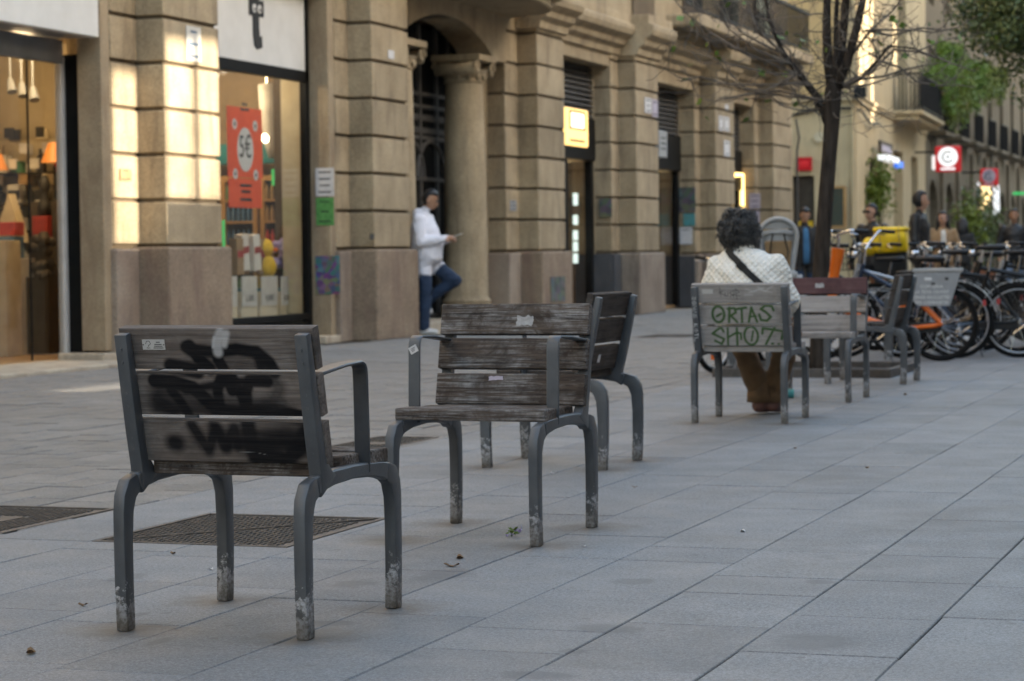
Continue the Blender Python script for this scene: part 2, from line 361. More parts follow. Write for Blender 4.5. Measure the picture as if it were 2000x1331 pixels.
plain('knit_cream', (.58,.55,.48), (.48,.45,.40), .9, 7, .3, 18)
plain('trousers_brown', (.145,.085,.042), (.095,.055,.028), .85, 6, .4, 12)
plain('shoe_brown', (.15,.07,.055), (.10,.045,.038), .6, 9, .2)
plain('shoe_white', (.62,.60,.57), (.52,.50,.47), .6, 9, .1)
plain('strap_black', (.012,.012,.013), (.02,.02,.02), .7, 60, .3, 200)
plain('terracotta', (.30,.12,.06), (.22,.09,.045), .8, 7, .1)
# quilted off-white jacket
k = NT('quilted_white').set(.75, 0, .3); v = k.mapping()
c = k.ramp(k.noise(v, 9, 5), [(.3, (.72,.68,.60)), (.7, (.80,.76,.68))]); k.col(c)
wv_ = []
for rz in (R(45), R(-45)):
    wt = k.n.new('ShaderNodeTexWave'); wt.wave_type = 'BANDS'; wt.bands_direction = 'X'; wt.inputs['Scale'].default_value = 12; wt.inputs['Distortion'].default_value = .25
    k.l(k.mapping((1, 1, 1), (0, rz, 0)), wt.inputs['Vector']); wv_.append(k.math('POWER', wt.outputs['Fac'], .45))
b1 = k.bump(k.math('MULTIPLY', wv_[0], wv_[1]), .55, .010); k.bump(k.noise(v, 16, 4, .6), .6, .02, b1)
# printed poster with busy ornament (generic)
k = NT('ornament_print').set(.6); vo = k.n.new('ShaderNodeTexVoronoi'); vo.inputs['Scale'].default_value = 16; k.l(k.mapping(), vo.inputs['Vector'])
hs = k.n.new('ShaderNodeHueSaturation'); k.l(vo.outputs['Color'], hs.inputs['Color']); hs.inputs['Saturation'].default_value = 1.3; hs.inputs['Value'].default_value = .22
k.col(k.mix(.35, hs.outputs[0], (.10,.11,.22)))
k = NT('mottled_print').set(.6); vo = k.n.new('ShaderNodeTexVoronoi'); vo.inputs['Scale'].default_value = 9; k.l(k.mapping(), vo.inputs['Vector'])
hs = k.n.new('ShaderNodeHueSaturation'); k.l(vo.outputs['Color'], hs.inputs['Color']); hs.inputs['Saturation'].default_value = .5; hs.inputs['Value'].default_value = .22
k.col(k.mix(.5, hs.outputs[0], (.03,.05,.035)))
glass('shop_glass', (.93,.94,.93)); glass('bottle_plastic', (.9,.94,.96), .05, 1.4)
emit('lamp_glow', (1,.78,.45), 3); emit('bulb_glow', (1,.85,.6), 12); emit('sign_glow', (1,.62,.22), .36, (.5,.3,.1)); emit('sign_glow_pale', (1,.86,.55), .55); emit('neon_warm', (1,.66,.22), .8)
emit('neon_green', (.05,.8,.2), .09, (.05,.3,.1)); emit('screen_glow', (.75,.9,.88), .28); emit('shade_glow', (1,.36,.07), .06, (.6,.2,.05)); emit('sign_red_glow', (.6,.008,.012), .07, (.35,.01,.015)); emit('sign_white_glow', (.9,.92,.95), .13)
emit('shop_far_glow', (1,.74,.36), .38); emit('sign_blue_glow', (.03,.2,.9), .12)
# ---------------------------------------------------------------- survey helpers: sight lines of the photograph met with a known plane
FPX = 4619.5
def sight(px, py): return fw + r2*((px-1000)/FPX) - u2*((py-665.5)/FPX)
def on_x(px, py, x): d = sight(px, py); t = x/d.x; return Vector((x, d.y*t, 1+d.z*t))
def on_y(px, py, y): d = sight(px, py); t = y/d.y; return Vector((d.x*t, y, 1+d.z*t))
def on_g(px, py, z=0.0): d = sight(px, py); t = (z-1)/d.z; return Vector((d.x*t, d.y*t, z))
def project(p):
    d = Vector(p)-Vector((0,0,1)); z = d.dot(fw); return (1000+FPX*d.dot(r2)/z, 665.5-FPX*d.dot(u2)/z, z)

# ---------------------------------------------------------------- ground and paving
g = MB(); g.add([(-300,-150,-.03),(300,-150,-.03),(300,600,-.03),(-300,600,-.03)], [(0,1,2,3)])
tag(g.build('ground', 'granite_sett'), kind='structure')
def piece(x0, x1, y0, y1, top, mb=None, c=.003, g_=.0018):
    x0 += g_; x1 -= g_; y0 += g_; y1 -= g_
    v = [(x0,y0,-.05),(x1,y0,-.05),(x1,y1,-.05),(x0,y1,-.05),(x0,y0,top-c),(x1,y0,top-c),(x1,y1,top-c),(x0,y1,top-c),(x0+c,y0+c,top),(x1-c,y0+c,top),(x1-c,y1-c,top),(x0+c,y1-c,top)]
    f = [(0,1,5,4),(1,2,6,5),(2,3,7,6),(3,0,4,7),(4,5,9,8),(5,6,10,9),(6,7,11,10),(7,4,8,11),(8,9,10,11)]
    (mb or MB()).add(v, f) if mb else None
    if not mb: m_ = MB(); m_.add(v, f); return m_
def in_view(x, y):
    if y < 3: return False
    q = project((x, y, 0)); return -30 < q[0] < 2030 and q[1] < 1350
covers = [(-5.16,-4.62,7.58,8.46), (-4.17,-3.41,7.45,8.38), (-5.02,-4.66,11.3,12.22), (-7.9,-7.25,27.3,28.3)]
def hits(x0, x1, y0, y1): return any(x0 < b and x1 > a and y0 < d and y1 > c for a, b, c, d in covers)
def pave(base_name, mat, edges, ylo, yhi, lens, hv, single, limit=300, gap=.0018):
    b = MB(); x0, x1 = min(edges), max(edges); b.add([(x0,ylo,-.012),(x1,ylo,-.012),(x1,yhi,-.012),(x0,yhi,-.012)], [(0,1,2,3)])
    root = tag(b.build(base_name, 'joint_dirt'), kind='structure')
    cand = []
    for i in range(len(edges)-1):
        a, c = sorted(edges[i:i+2]); y = ylo - random.random()*.6
        while y < yhi:
            L_ = random.choice(lens)*random.uniform(.98, 1.02)
            parts = [(a, c, y, y+L_)]
            for ca, cb, cc, cd in covers:                       # the stones are cut round the iron covers
                nxt = []
                for (p0, p1, p2, p3) in parts:
                    if p0 < cb and p1 > ca and p2 < cd and p3 > cc:
                        if p2 < cc-.02: nxt.append((p0, p1, p2, cc))
                        if p3 > cd+.02: nxt.append((p0, p1, cd, p3))
                        q2, q3 = max(p2, cc), min(p3, cd)
                        if p0 < ca-.02: nxt.append((p0, ca, q2, q3))
                        if p1 > cb+.02: nxt.append((cb, p1, q2, q3))
                    else: nxt.append((p0, p1, p2, p3))
                parts = nxt
            cand += [p for p in parts if p[2] < yhi and p[3] > ylo]; y += L_
    vis = [p for p in cand if in_view((p[0]+p[1])/2, (p[2]+p[3])/2)]
    vis.sort(key=lambda p: math.hypot(p[0], p[2])); near = set(vis[:limit]); rest = MB()
    for p in cand:
        top = random.gauss(0, hv)
        if p in near: piece(*p, top, None, .003, gap*random.choice((.25,.6,1,1.5))).build(single, mat, root)
        else: piece(*p, top, rest, .003, gap*random.choice((.25,.6,1,1.5)))
    tag(rest.build(single+'_field', mat, root), kind='stuff')
    return root
edges = [-4.6,-4.18,-3.77,-3.36,-2.96,-2.585,-2.2,-1.81,-1.405,-1.0,-.6,-.2,.2,.6,1.0,1.4,1.8,2.2,2.6,3.0,3.4,3.8,4.2,4.6,5.0]
pavement = pave('pavement', 'granite_slab', edges, 2.0, 44, [.6,.68,.72,.62,.36], .0008, 'slab')
setts = pave('sett_paving', 'granite_sett', [-4.6-.2*i for i in range(32)], 5.5, 58, [.4,.38,.42,.3], .0016, 'sett', 300, .0045)
# iron covers
def cover(b4, label, kind):
    x0, x1, y0, y1 = b4; r_ = thing('manhole_cover', label, 'manhole cover', ((x0+x1)/2, (y0+y1)/2, 0), 0, 'iron covers in the paving'); w_, h_ = (x1-x0)/2, (y1-y0)/2
    b = MB(); t = .02
    for q in ((-w_, w_, -h_, -h_+t), (-w_, w_, h_-t, h_), (-w_, -w_+t, -h_+t, h_-t), (w_-t, w_, -h_+t, h_-t)): b.box(*q, -.05, .003)
    b.build('frame', 'iron_cover', r_)
    b = MB(); b.box(-w_+t+.003, w_-t-.003, -h_+t+.003, h_-t-.003, -.04, -.003); pl = b.build('plate', 'iron_cover', r_)
    b = MB(); s_ = .028; nx = int((2*w_-.07)/s_); ny = int((2*h_-.07)/s_)
    for i in range(nx):
        for j in range(ny):
            x = -w_+.036+i*s_; y = -h_+.036+j*s_
            if kind == 'leaf' and abs(x/w_-y/h_) < .09: continue
            if kind == 'grid' and (abs(x) < .07 and abs(y) < .1): continue
            if (i+j) % 2: b.box(x, x+.022, y+.006, y+.014, -.0035, .002)
            else: b.box(x+.006, x+.014, y, y+.022, -.0035, .002)
    tag(b.build('raised_tread', 'iron_cover', pl), kind='stuff')
    b = MB()
    if kind == 'leaf': b.sweep([(-w_+.04,-h_+.04,.001),(w_-.04,h_-.04,.001)], .012, .006, (0,0,1))
    else: b.box(-.06, .06, -.08, .08, -.0035, .002)
    b.build('seam' if kind == 'leaf' else 'badge_plate', 'iron_cover', pl)
cover(covers[0], 'dark cast iron cover with coarse tread set among the small setts', 'grid')
cover(covers[1], 'large brown iron cover with diagonal seam under the scribbled chair', 'leaf')
cover(covers[2], 'worn narrow iron cover in the setts beyond the two front chairs', 'grid')
cover(covers[3], 'distant flat iron cover in the setts out from the columned doorway', 'grid')

# ---------------------------------------------------------------- stone corner-to-portal building
BX = Vector((-11.5, 35, 0))
bld = thing('stone_building', 'tan sandstone building with rusticated piers and a columned doorway', 'building', BX)
def part(mb, name, mat, parent=None, **k): return mb.build(name, mat, parent or bld, world=True, **k)
XF, XR_, XO = -10.98, -11.28, -11.60       # pier front, recessed front, opening plane
piers = [(20.70,21.25,22.49), (26.24,26.68,27.88), (32.45,33.05,34.33), (37.80,38.27,39.66), (43.30,43.72,45.20), (48.20,48.62,50.50)]
lvl = lambda y: 1.144-.0062*(y-21.2)
for i, (yr, y0, y1) in enumerate(piers):
    z0 = lvl(y0); top = 4.42
    xb = -11.74 if i == 0 else -11.9
    c = MB(); c.box(xb if i == 0 else -12.1, XR_-.035, yr+.01, y1+.5, -.02, top+1.2); c.box(xb+.02, XF-.035, y0+.03, y1-.03, .2, top+1.1)
    core = part(c, 'pier', 'sandstone_core')
    n = 8; hgt = .4565
    for k in range(n):
        za = z0+.018+k*hgt; zb = z0+(k+1)*hgt-.020
        if k == n-1: zb = max(zb, top+.3)
        b = MB(); b.box(xb, XF+random.uniform(-.004,.004), y0, y1, za, zb); part(b, 'stone_block', 'sandstone', core, bevel=.012, seg=2)
        b = MB(); b.box(xb, XR_+random.uniform(-.004,.004), yr, y0-.004, za, zb); part(b, 'stone_block', 'sandstone', core, bevel=.012, seg=2)
    # pedestal: three stones
    pm = 'pedestal_stone' if i < 3 else 'pedestal_pale'
    b = MB(); b.box(xb, XF+.085, y0-.12, y1+.07, -.02, z0-.012); part(b, 'pedestal', pm, bevel=.03, seg=3)
    b = MB(); b.box(xb, XR_+.06, yr-.05, y0-.125, -.02, z0-.030); part(b, 'pedestal_return', 'pedestal_pale' if i != 3 else 'grey_plinth', bevel=.02, seg=2)
    if i > 0: b = MB(); b.box(-11.95, XO+.03, yr-.035, yr-.001, .0, 4.2); part(b, 'jamb', 'jamb_stone' if i < 2 else 'sandstone', bevel=.004)
    if i >= 3: b = MB(); b.box(-11.9, XR_-.002, yr-.10, yr-.055, 0, z0-.05); part(b, 'plinth', 'grey_plinth')
# wide brown jamb of the corner shop and of the left entrance
b = MB(); b.box(-11.60, XR_-.01, 26.06, 26.235, 0, 4.2); part(b, 'jamb', 'jamb_stone', bevel=.004)
b = MB(); b.box(-11.55, XR_-.01, 20.52, 20.695, .12, 4.3); part(b, 'jamb', 'jamb_stone', bevel=.004)
b = MB(); b.box(-11.76, -11.552, 20.56, 20.695, .10, 3.02); part(b, 'black_panel', 'black_frame')
b = MB(); b.box(-11.76, XR_+.04, 20.40, 20.72, -.02, .10); part(b, 'plinth', 'step_stone', bevel=.01)
b = MB(); b.box(-11.60, XR_+.05, 25.75, 26.30, -.02, .075); part(b, 'plinth', 'step_stone', bevel=.01)
# lintels over the openings
for (a, c_, z_) in ((22.99,26.235,4.2), (34.83,37.79,4.12), (40.16,43.29,4.06), (45.7,48.19,4.02)):
    b = MB(); b.box(-11.9, XR_-.02, a, c_, z_, 5.0); part(b, 'lintel', 'sandstone', bevel=.01)
b = MB(); b.box(-11.9, XR_-.02, 14, 20.69, 4.25, 5.0); part(b, 'lintel', 'sandstone')
# upper storey and moulded cornice (breaks forward over each pier)
b = MB(); b.box(-21, -11.05, 8, 50.5, 5.0, 15.5); part(b, 'upper_wall', 'sandstone')
b = MB(); b.box(-21, -12.4, 50.2, 50.5, 0, 5.0); part(b, 'end_wall', 'sandstone')
prof = [(0,4.32),(.05,4.34),(.07,4.44),(.16,4.50),(.18,4.58),(.30,4.66),(.33,4.74),(.33,4.82),(.25,4.86),(.25,5.0),(.0,5.0)]
def cornice(a, c_, x, nm='cornice'):
    b = MB(); b.prism([(x+q, z) for q, z in prof]+[(x-.3, 5.0), (x-.3, 4.32)], a, c_, 'y'); return part(b, nm, 'sandstone', bevel=.004)
prev = 32.9
for (yr, y0, y1) in piers[2:]:
    if y0-.06 > prev: cornice(prev+.002, y0-.062, XR_-.01)
    cornice(y0-.06, y1+.06, XF+.005); prev = y1+.06
for (a, c_) in ((14, 21.18), (22.56, 26.6), (27.95, 28.05)): cornice(a, c_, XR_-.01)
for (yr, y0, y1) in piers[:2]: cornice(y0-.06, y1+.06, XF+.005)
# balustrade of the first-floor balcony at the far end
b = MB(); b.box(-11.2, -10.45, 40.5, 50.3, 5.0, 5.22); part(b, 'balcony_slab', 'sandstone', bevel=.03)
rail = MB(); rail.box(-10.56, -10.50, 40.6, 50.2, 6.05, 6.12); rail.box(-10.55, -10.51, 40.6, 50.2, 5.28, 5.32)
rl = part(rail, 'railing', 'iron_black')
for j in range(80):
    b = MB(); y = 40.65+j*.12; b.tube([(-10.53,y,5.3),(-10.53,y,6.06)], .011, 5); part(b, 'baluster', 'iron_black', rl)
for y in (41.6, 44.4, 47.2):
    b = MB(); b.box(-11.06, -11.0, y, y+1.3, 5.3, 7.9); wn = part(b, 'balcony_door', 'shutter_brown')
    for s_ in (0, .66): b = MB(); b.box(-11.01, -10.985, y+.06+s_, y+.58+s_, 5.5, 7.8); part(b, 'pane', 'window_dark', wn)
# ------- portal with two ionic columns
def arch_pts():
    p = [(27.9,3.78),(28.3,3.78)]
    for j in range(13):
        t = j/12; y = 28.3+t*3.55; p.append((y, 3.84+.42*math.sin(math.pi*t)**.8))
    p += [(31.85,3.78),(32.44,3.78),(32.44,4.6),(27.9,4.6)]; return p
b = MB(); b.prism(arch_pts(), -11.75, XR_+.03, 'x'); part(b, 'arch_lintel', 'sandstone', bevel=.006)
b = MB(); b.box(-13.3, -11.0, 27.9, 32.44, -.02, .14); part(b, 'threshold', 'step_stone', bevel=.01)
b = MB(); b.box(-13.3, -11.55, 32.05, 32.44, .14, 4.2); part(b, 'portal_side', 'sandstone')
b = MB(); b.box(-13.3, -11.3, 27.90, 28.25, .14, 4.2); part(b, 'portal_side', 'sandstone')
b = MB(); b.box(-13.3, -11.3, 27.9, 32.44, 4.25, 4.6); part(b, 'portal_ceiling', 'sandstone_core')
def column(y):
    x = -11.42; b = MB()
    b.lathe([(.36,.14),(.37,.20),(.37,.30),(.33,.33),(.34,.38),(.31,.42),(.296,.46),(.298,1.2),(.285,2.4),(.262,3.42)], (x,y,0), 32); col_ = part(b, 'column', 'sandstone', smooth=35)
    b = MB(); b.lathe([(.27,3.40),(.29,3.43),(.27,3.46),(.30,3.52),(.33,3.58)], (x,y,0), 24); b.box(x-.36, x+.36, y-.36, y+.36, 3.70, 3.79); cp = part(b, 'capital', 'sandstone', col_, bevel=.008)
    for sy in (-1, 1):
        for sx_ in (-1, 1):
            v = MB(); pts = []
            for j in range(20):
                a = j*.42; r_ = .105*(1-j/23); pts.append((x+sx_*(.30), y+sy*(.30)+r_*math.cos(a)*sy, 3.60+r_*math.sin(a)))
            v.tube(pts, [.034*(1-j/30) for j in range(20)], 7); part(v, 'volute', 'sandstone', cp, smooth=True)
        v = MB(); v.tube([(x-.30, y+sy*.33, 3.6), (x, y+sy*.30, 3.6), (x+.30, y+sy*.33, 3.6)], [.10,.075,.10], 12); part(v, 'scroll', 'sandstone', cp, smooth=True)
    for j in range(7):
        v = MB(); a = -1.5+j*.5; v.ell((x+.29*math.cos(a), y+.29*math.sin(a), 3.49), (.035,.035,.06), 8, 6); part(v, 'egg_moulding', 'sandstone', cp, smooth=True)
for y in (28.42, 31.12): column(y)
# ironwork door set back in the portal
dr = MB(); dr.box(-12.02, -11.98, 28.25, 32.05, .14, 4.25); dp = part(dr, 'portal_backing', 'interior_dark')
gate = MB(); X0 = -11.86
for y in (28.28, 29.55, 30.5, 31.15, 31.6, 32.0): gate.box(X0-.03, X0+.03, y-.035, y+.035, .14, 4.2)
for z in (.16, .5, 1.25, 2.05, 2.62, 3.05, 3.22): gate.box(X0-.025, X0+.025, 28.28, 32.0, z, z+.055)
gt = part(gate, 'iron_gate', 'louver_grey')
for j in range(46):
    y = 28.33+j*.08; b = MB(); b.tube([(X0,y,.2),(X0,y,4.15)], .012, 5); part(b, 'gate_bar', 'iron_black', gt)
for c_ in (28.95, 30.05, 30.85):
    b = MB(); b.tube([(X0+.03, c_+.52*math.cos(math.pi*j/12), 2.1+.5*math.sin(math.pi*j/12)) for j in range(13)], .03, 6); part(b, 'gate_arch', 'louver_grey', gt)
for z in (2.68, 2.86):
    for j in range(30): b = MB(); b.lathe([(.05,-.012),(.05,.012)], (X0+.03, 28.4+j*.12, z+.06), 10, 'x'); part(b, 'gate_rosette', 'louver_grey', gt)
# curved balcony over the doorway
n = 28; pts = [(-11.3, 27.7)]
for j in range(n+1):
    a = math.pi*j/n; pts.append((-11.02+1.05*math.sin(a)**.75, 30.15-2.62*math.cos(a)))
pts.append((-11.3, 33.0))
b = MB(); b.prism(pts, 4.62, 4.98); bal = part(b, 'balcony_slab', 'sandstone', bevel=.04, seg=2)
inner = [(-11.3+(x+11.3)*.86, 30.15+(y-30.15)*.93) for x, y in pts]
b = MB(); b.prism(inner, 4.46, 4.618); part(b, 'balcony_moulding', 'sandstone', bal, bevel=.02)
b = MB(); b.prism([(-11.05+(x+11.3)*.82, 30.15+(y-30.15)*.92) for x, y in pts[1:-1]], 4.98, 6.0); part(b, 'parapet', 'sandstone', bal)
# two brackets beside the doorway
# ------- openings beyond the doorway: louvres, dark fascia, doors
def opening(ya, yb, zt, lv, sg, label_mat):
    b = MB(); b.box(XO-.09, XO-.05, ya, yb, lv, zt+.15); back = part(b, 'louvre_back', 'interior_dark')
    nz = int((zt-lv)/.085)
    for j in range(nz):
        z = lv+.02+j*.085; s = MB(); s.add([(XO-.04,ya,z+.075),(XO-.04,yb,z+.075),(XO+.03,yb,z),(XO+.03,ya,z),(XO-.04,ya,z+.085),(XO-.04,yb,z+.085),(XO+.03,yb,z+.01),(XO+.03,ya,z+.01)], [(0,1,2,3),(4,7,6,5),(0,4,5,1),(3,2,6,7),(0,3,7,4),(1,5,6,2)])
        part(s, 'louvre_slat', 'louver_grey', back)
    b = MB(); b.box(XO-.08, XO+.06, ya, yb, sg, lv-.003); part(b, 'fascia', 'black_frame', bevel=.005)
opening(34.83, 37.755, 4.12, 3.25, 2.56, 0); opening(40.16, 43.26, 4.06, 3.2, 2.55, 0); opening(45.7, 48.16, 4.02, 3.1, 2.3, 0)
# ---------------------------------------------------------------- left shop (glass doors, warm interior)
sh = thing('glass_entrance', 'glazed shop entrance with white post under a white fascia, warmly lit inside', 'shop entrance', (-12.1, 18, 0))
def sp(mb, name, mat, parent=None, **k): return mb.build(name, mat, parent or sh, world=True, **k)
yg = on_x(118, 400, -11.75).y; yw = on_x(133, 400, -11.75).y
b = MB(); b.box(-11.79, -11.71, yg, yw, .02, 3.0); sp(b, 'door_post', 'frame_white', bevel=.006)
b = MB(); b.box(-11.78, -11.70, 14, 20.52, 2.93, 3.16); sp(b, 'lintel_rail', 'frame_grey', bevel=.006)
ym = on_x(57, 400, -11.75).y
for a, c_ in ((16.5, ym-.008), (ym+.008, yg-.003)):
    b = MB(); b.box(-11.755, -11.745, a, c_, .05, 2.93); sp(b, 'glass_door', 'shop_glass')
b = MB(); b.box(-11.758, -11.742, ym-.007, ym+.007, .05, 2.93); sp(b, 'door_edge', 'black_frame')
b = MB(); b.box(-11.36, -11.26, 13.5, on_x(193, 60, -11.26).y, 3.16, 4.25); sp(b, 'fascia_board', 'sign_white', bevel=.008)
b = MB(); b.box(-11.78, -11.37, 13.5, 20.5, 3.17, 3.2); sp(b, 'soffit', 'frame_grey')
b = MB(); b.box(-11.85, -10.72, 13.0, 20.38, -.03, .035); sp(b, 'doorstep', 'step_stone', bevel=.008)
# room
b = MB(); b.box(-18, -11.86, 13, 23.15, -.03, .03); sp(b, 'shop_floor', 'shop_floor')
b = MB(); b.box(-18, -11.76, 23.15, 23.25, 0, 3.4); sp(b, 'back_wall', 'shop_wall')
b = MB(); b.box(-18, -11.76, 13, 23.2, 3.4, 3.5); sp(b, 'shop_ceiling', 'shop_wall')
b = MB(); b.box(-11.775, -11.745, 20.72, 23.2, 0, 3.4); sp(b, 'side_wall', 'shop_wall')
b = MB(); b.box(-18.1, -18, 13, 23.2, 0, 3.4); sp(b, 'side_wall', 'shop_wall')
b = MB(); b.box(-18, -11.76, 12.9, 13, 0, 3.4); sp(b, 'side_wall', 'shop_wall')
def lamp(loc, e, col, r_=.1, parent=None):
    d = bpy.data.lights.new('shop_lamp', 'POINT'); d.energy = e; d.color = col; d.shadow_soft_size = r_
    o = bpy.data.objects.new('shop_lamp', d); C.objects.link(o); o.location = loc
q = on_y(68, 97, 21.6)
sl = thing('spotlight', 'small glaring spotlight on the ceiling track inside the left shop', 'spotlight', (q.x, q.y, q.z))
b = MB(); b.ell((0,0,0), (.045,.045,.045)); b.build('bulb', 'bulb_glow', sl, smooth=True)
b = MB(); b.tube([(0,.02,.02),(0,.06,.12),(0,.06,3.4-q.z)], [.05,.045,.012], 10); b.build('lamp_housing', 'item_black', sl)
lamp((q.x+.02, q.y-.25, q.z-.05), 20, (1,.74,.44)); lamp((-13.4, 20.0, 3.0), 9, (1,.66,.32), .15)
for i in range(3):
    p = on_y(20+i*22, 155+8*i, 22.0); b = MB(); b.tube([(0,0,0),(.05,-.05,-.14)], [.03,.055], 10); b.tube([(0,0,0),(0,0,3.4-p.z)], .012, 6)
    tag(b.build('track_spot', 'frame_grey', loc=p), 'unlit white track spotlight under the left shop ceiling', 'spotlight', 'track spotlights of the left shop')
# shelving wall facing the door
shelf = thing('shop_shelving', 'pegboard shelving unit at the back of the left shop', 'shelving', (-13.9, 23.08, 0))
b = MB(); b.box(-1.6, 1.4, -.02, .06, .03, 2.35); b.build('back_panel', 'cream_panel', shelf)
for z in (.55, .95, 1.32, 1.62, 1.95): b = MB(); b.box(-1.6, 1.4, -.34, -.025, z, z+.025); b.build('shelf_board', 'shop_dark', shelf)
lab = 'small packaged item displayed on the back shelves of the left shop'
mats = ['item_white','item_white','cardboard','item_black','item_black','cardboard','item_red','item_green','cream_panel','item_blue','item_white']
CW = {'item_white':'white','cardboard':'brown','item_black':'black','item_red':'red','item_green':'green','cream_panel':'cream','item_blue':'blue','paper':'pale grey'}
for z, h, rank in ((.575,.28,'lowest'), (.975,.24,'second lowest'), (1.345,.2,'middle'), (1.645,.22,'second highest'), (1.975,.26,'highest')):
    x = -14.9
    while x < -13.0:
        wd = random.uniform(.06,.17); hh = h*random.uniform(.45,1); b = MB()
        jar = random.random() < .3; mt_ = random.choice(mats)
        if jar: b.lathe([(wd*.35,0),(wd*.36,hh*.6),(wd*.15,hh*.75),(wd*.15,hh)], (0,0,0), 10)
        else: b.box(-wd/2, wd/2, -.06, .06, 0, hh)
        tag(b.build('jar' if jar else 'packaged_item', mt_, loc=(x+wd/2, 22.85+random.uniform(-.03,.03), z), bevel=.004), 'small %s %s on the %s shelf at the back of the left shop' % (CW[mt_], 'jar' if jar else 'box', rank), 'jar' if jar else 'box', 'goods on the left shop shelves'); x += wd+random.uniform(.01,.05)
for i in range(54):
    x = -14.8+(i % 11)*.17+random.uniform(-.05,.05); z = 1.72+(i//11)*.17; b = MB(); wd = random.uniform(.08,.15); b.box(-wd/2, wd/2, -.012, .012, -.05, .06); 
    mt_ = random.choice(['item_white','paper','cardboard','cream_panel','item_black']); tag(b.build('hanging_card', mt_, loc=(x, 22.66 if i % 2 else 23.02, z)), 'small %s card in the %s row of cards hung in the left shop' % (CW[mt_], ('lowest','second','third','fourth','topmost')[i//11]), 'card', 'cards hung on the pegboard')
def lampshade(px, py, s, lb):
    p = on_y(px, py, 22.5); o = thing('table_lamp', lb, 'lamp', (p.x, p.y, p.z))
    b = MB(); b.lathe([(.20*s,-.14*s),(.09*s,.16*s)], (0,0,0), 20); b.build('lamp_shade', 'shade_glow', o, smooth=40)
    b = MB(); b.lathe([(.015,-.5),(.015,-.14)], (0,0,0), 8); b.lathe([(.09,-.52),(.07,-.5)], (0,0,0), 14); b.build('lamp_stand', 'item_black', o)
    b = MB(); b.box(-.2, .2, -.2, .2, .03-p.z, -.52); b.build('lamp_plinth', 'shop_dark', o)
lampshade(106, 300, .72, 'table lamp with orange shade just inside the glass door'); lampshade(-6, 318, .6, 'orange shaded table lamp half hidden at the far side of the left shop')
def shop_box(name, px0, px1, py0, py1, y, mat, label, cat, dep=.3, floor=True):
    a, c_ = on_y(px0, py1, y), on_y(px1, py0, y); b = MB(); zb = .03 if floor else a.z
    b.box(0, c_.x-a.x, 0, dep, 0, c_.z-zb); return tag(b.build(name, mat, loc=(a.x, y, zb), bevel=.006), label, cat)
shop_box('display_plinth', 5, 40, 505, 660, 21.6, 'item_white', 'white drawer plinth in the left shop', 'plinth')
o = shop_box('display_plinth', -60, 10, 470, 640, 21.2, 'cream_panel', 'cream display plinth by the glass door', 'plinth')
shop_box('cardboard_box', 18, 62, 590, 668, 21.9, 'cardboard', 'brown cardboard box on the left shop floor', 'box')
shop_box('cardboard_box', 60, 108, 575, 640, 22.4, 'cardboard', 'smaller cardboard box beside the price card in the left shop', 'box')
shop_box('price_card', 62, 102, 552, 588, 22.3, 'item_white', 'white price card reading 1,50 in the left shop', 'price card', .02, False)
p = on_y(84, 578, 22.29); text_mesh('1,50€', .1, 'price_text', 'ink', None, frame_face_my(p.x, 22.288, p.z)); tag(bpy.data.objects['price_text'], 'black price figures on the white card in the left shop', 'lettering')
shop_box('red_carton', 63, 92, 422, 465, 22.2, 'item_red', 'dark red carton standing in the left shop window', 'carton', .12, False)
shop_box('striped_package', -2, 28, 462, 512, 21.5, 'item_blue', 'blue package below a red one in the left shop', 'package', .2, False)
shop_box('striped_package', -2, 28, 434, 461, 21.5, 'item_red', 'red package on top of the blue one in the left shop', 'package', .2, False)
p = on_y(18, 475, 21.9); b = MB(); b.prism([(-.2,0),(.16,0),(.0,.52)], 0, .15, 'y'); tag(b.build('house_ornament', 'cream_panel', loc=(p.x, p.y, p.z)), 'pale pointed house-shaped ornament in the left shop', 'ornament')
p = on_y(88, 420, 22.3); b = MB(); b.lathe([(.08,0),(.07,.12),(.03,.2),(.05,.26),(.065,.33),(.03,.42)], (0,0,0), 12); tag(b.build('black_statuette', 'item_black', loc=(p.x, p.y, p.z), smooth=True), 'black statuette standing in the left shop', 'statuette')
p = on_y(80, 500, 21.8); b = MB()
for j in range(14): b.ell((random.uniform(-.14,.14), random.uniform(-.1,.1), random.uniform(-.22,.22)), (.06,.06,.06), 8, 6)
b.box(-.14, .14, -.1, .1, .03-p.z, -.22); tag(b.build('goods_bin', 'shop_dark', loc=p), 'dark bin of small goods behind the glass door', 'bin')

# ---------------------------------------------------------------- corner shop window
s2 = thing('shop_window', 'black framed shop window under a white sign with a black letter t', 'shop window', (-11.6, 24.5, 0))
def wp(mb, name, mat, parent=None, **k): return mb.build(name, mat, parent or s2, world=True, **k)
ya, yb = 22.6, 26.05; XW = -11.56
zs = on_x(600, 141, XW).z; zb_ = on_x(606, 612, XW).z
b = MB(); b.box(XW-.06, XW+.03, ya, yb, zs-.13, zs); wp(b, 'frame_transom', 'black_frame', bevel=.005)
b = MB(); b.box(XW-.06, XW+.03, yb-.10, yb, .02, 4.2); wp(b, 'frame_post', 'black_frame', bevel=.005)
b = MB(); b.box(XW-.06, XW+.03, ya, ya+.1, .02, 4.2); wp(b, 'frame_post', 'black_frame', bevel=.005)
b = MB(); b.box(XW-.06, XW+.03, ya+.1, yb-.1, zb_-.08, zb_); wp(b, 'frame_sill', 'black_frame', bevel=.005)
for j in range(4): b = MB(); b.box(XW-.05, XW+.01+.01*(j % 2), ya+.1, yb-.1, .02+j*(zb_-.1)/4, .02+(j+1)*(zb_-.1)/4-.012); wp(b, 'plinth_slat', 'black_frame')
b = MB(); b.box(XW-.02, XW-.012, ya+.1, yb-.1, zb_, zs-.13); wp(b, 'window_pane', 'shop_glass')
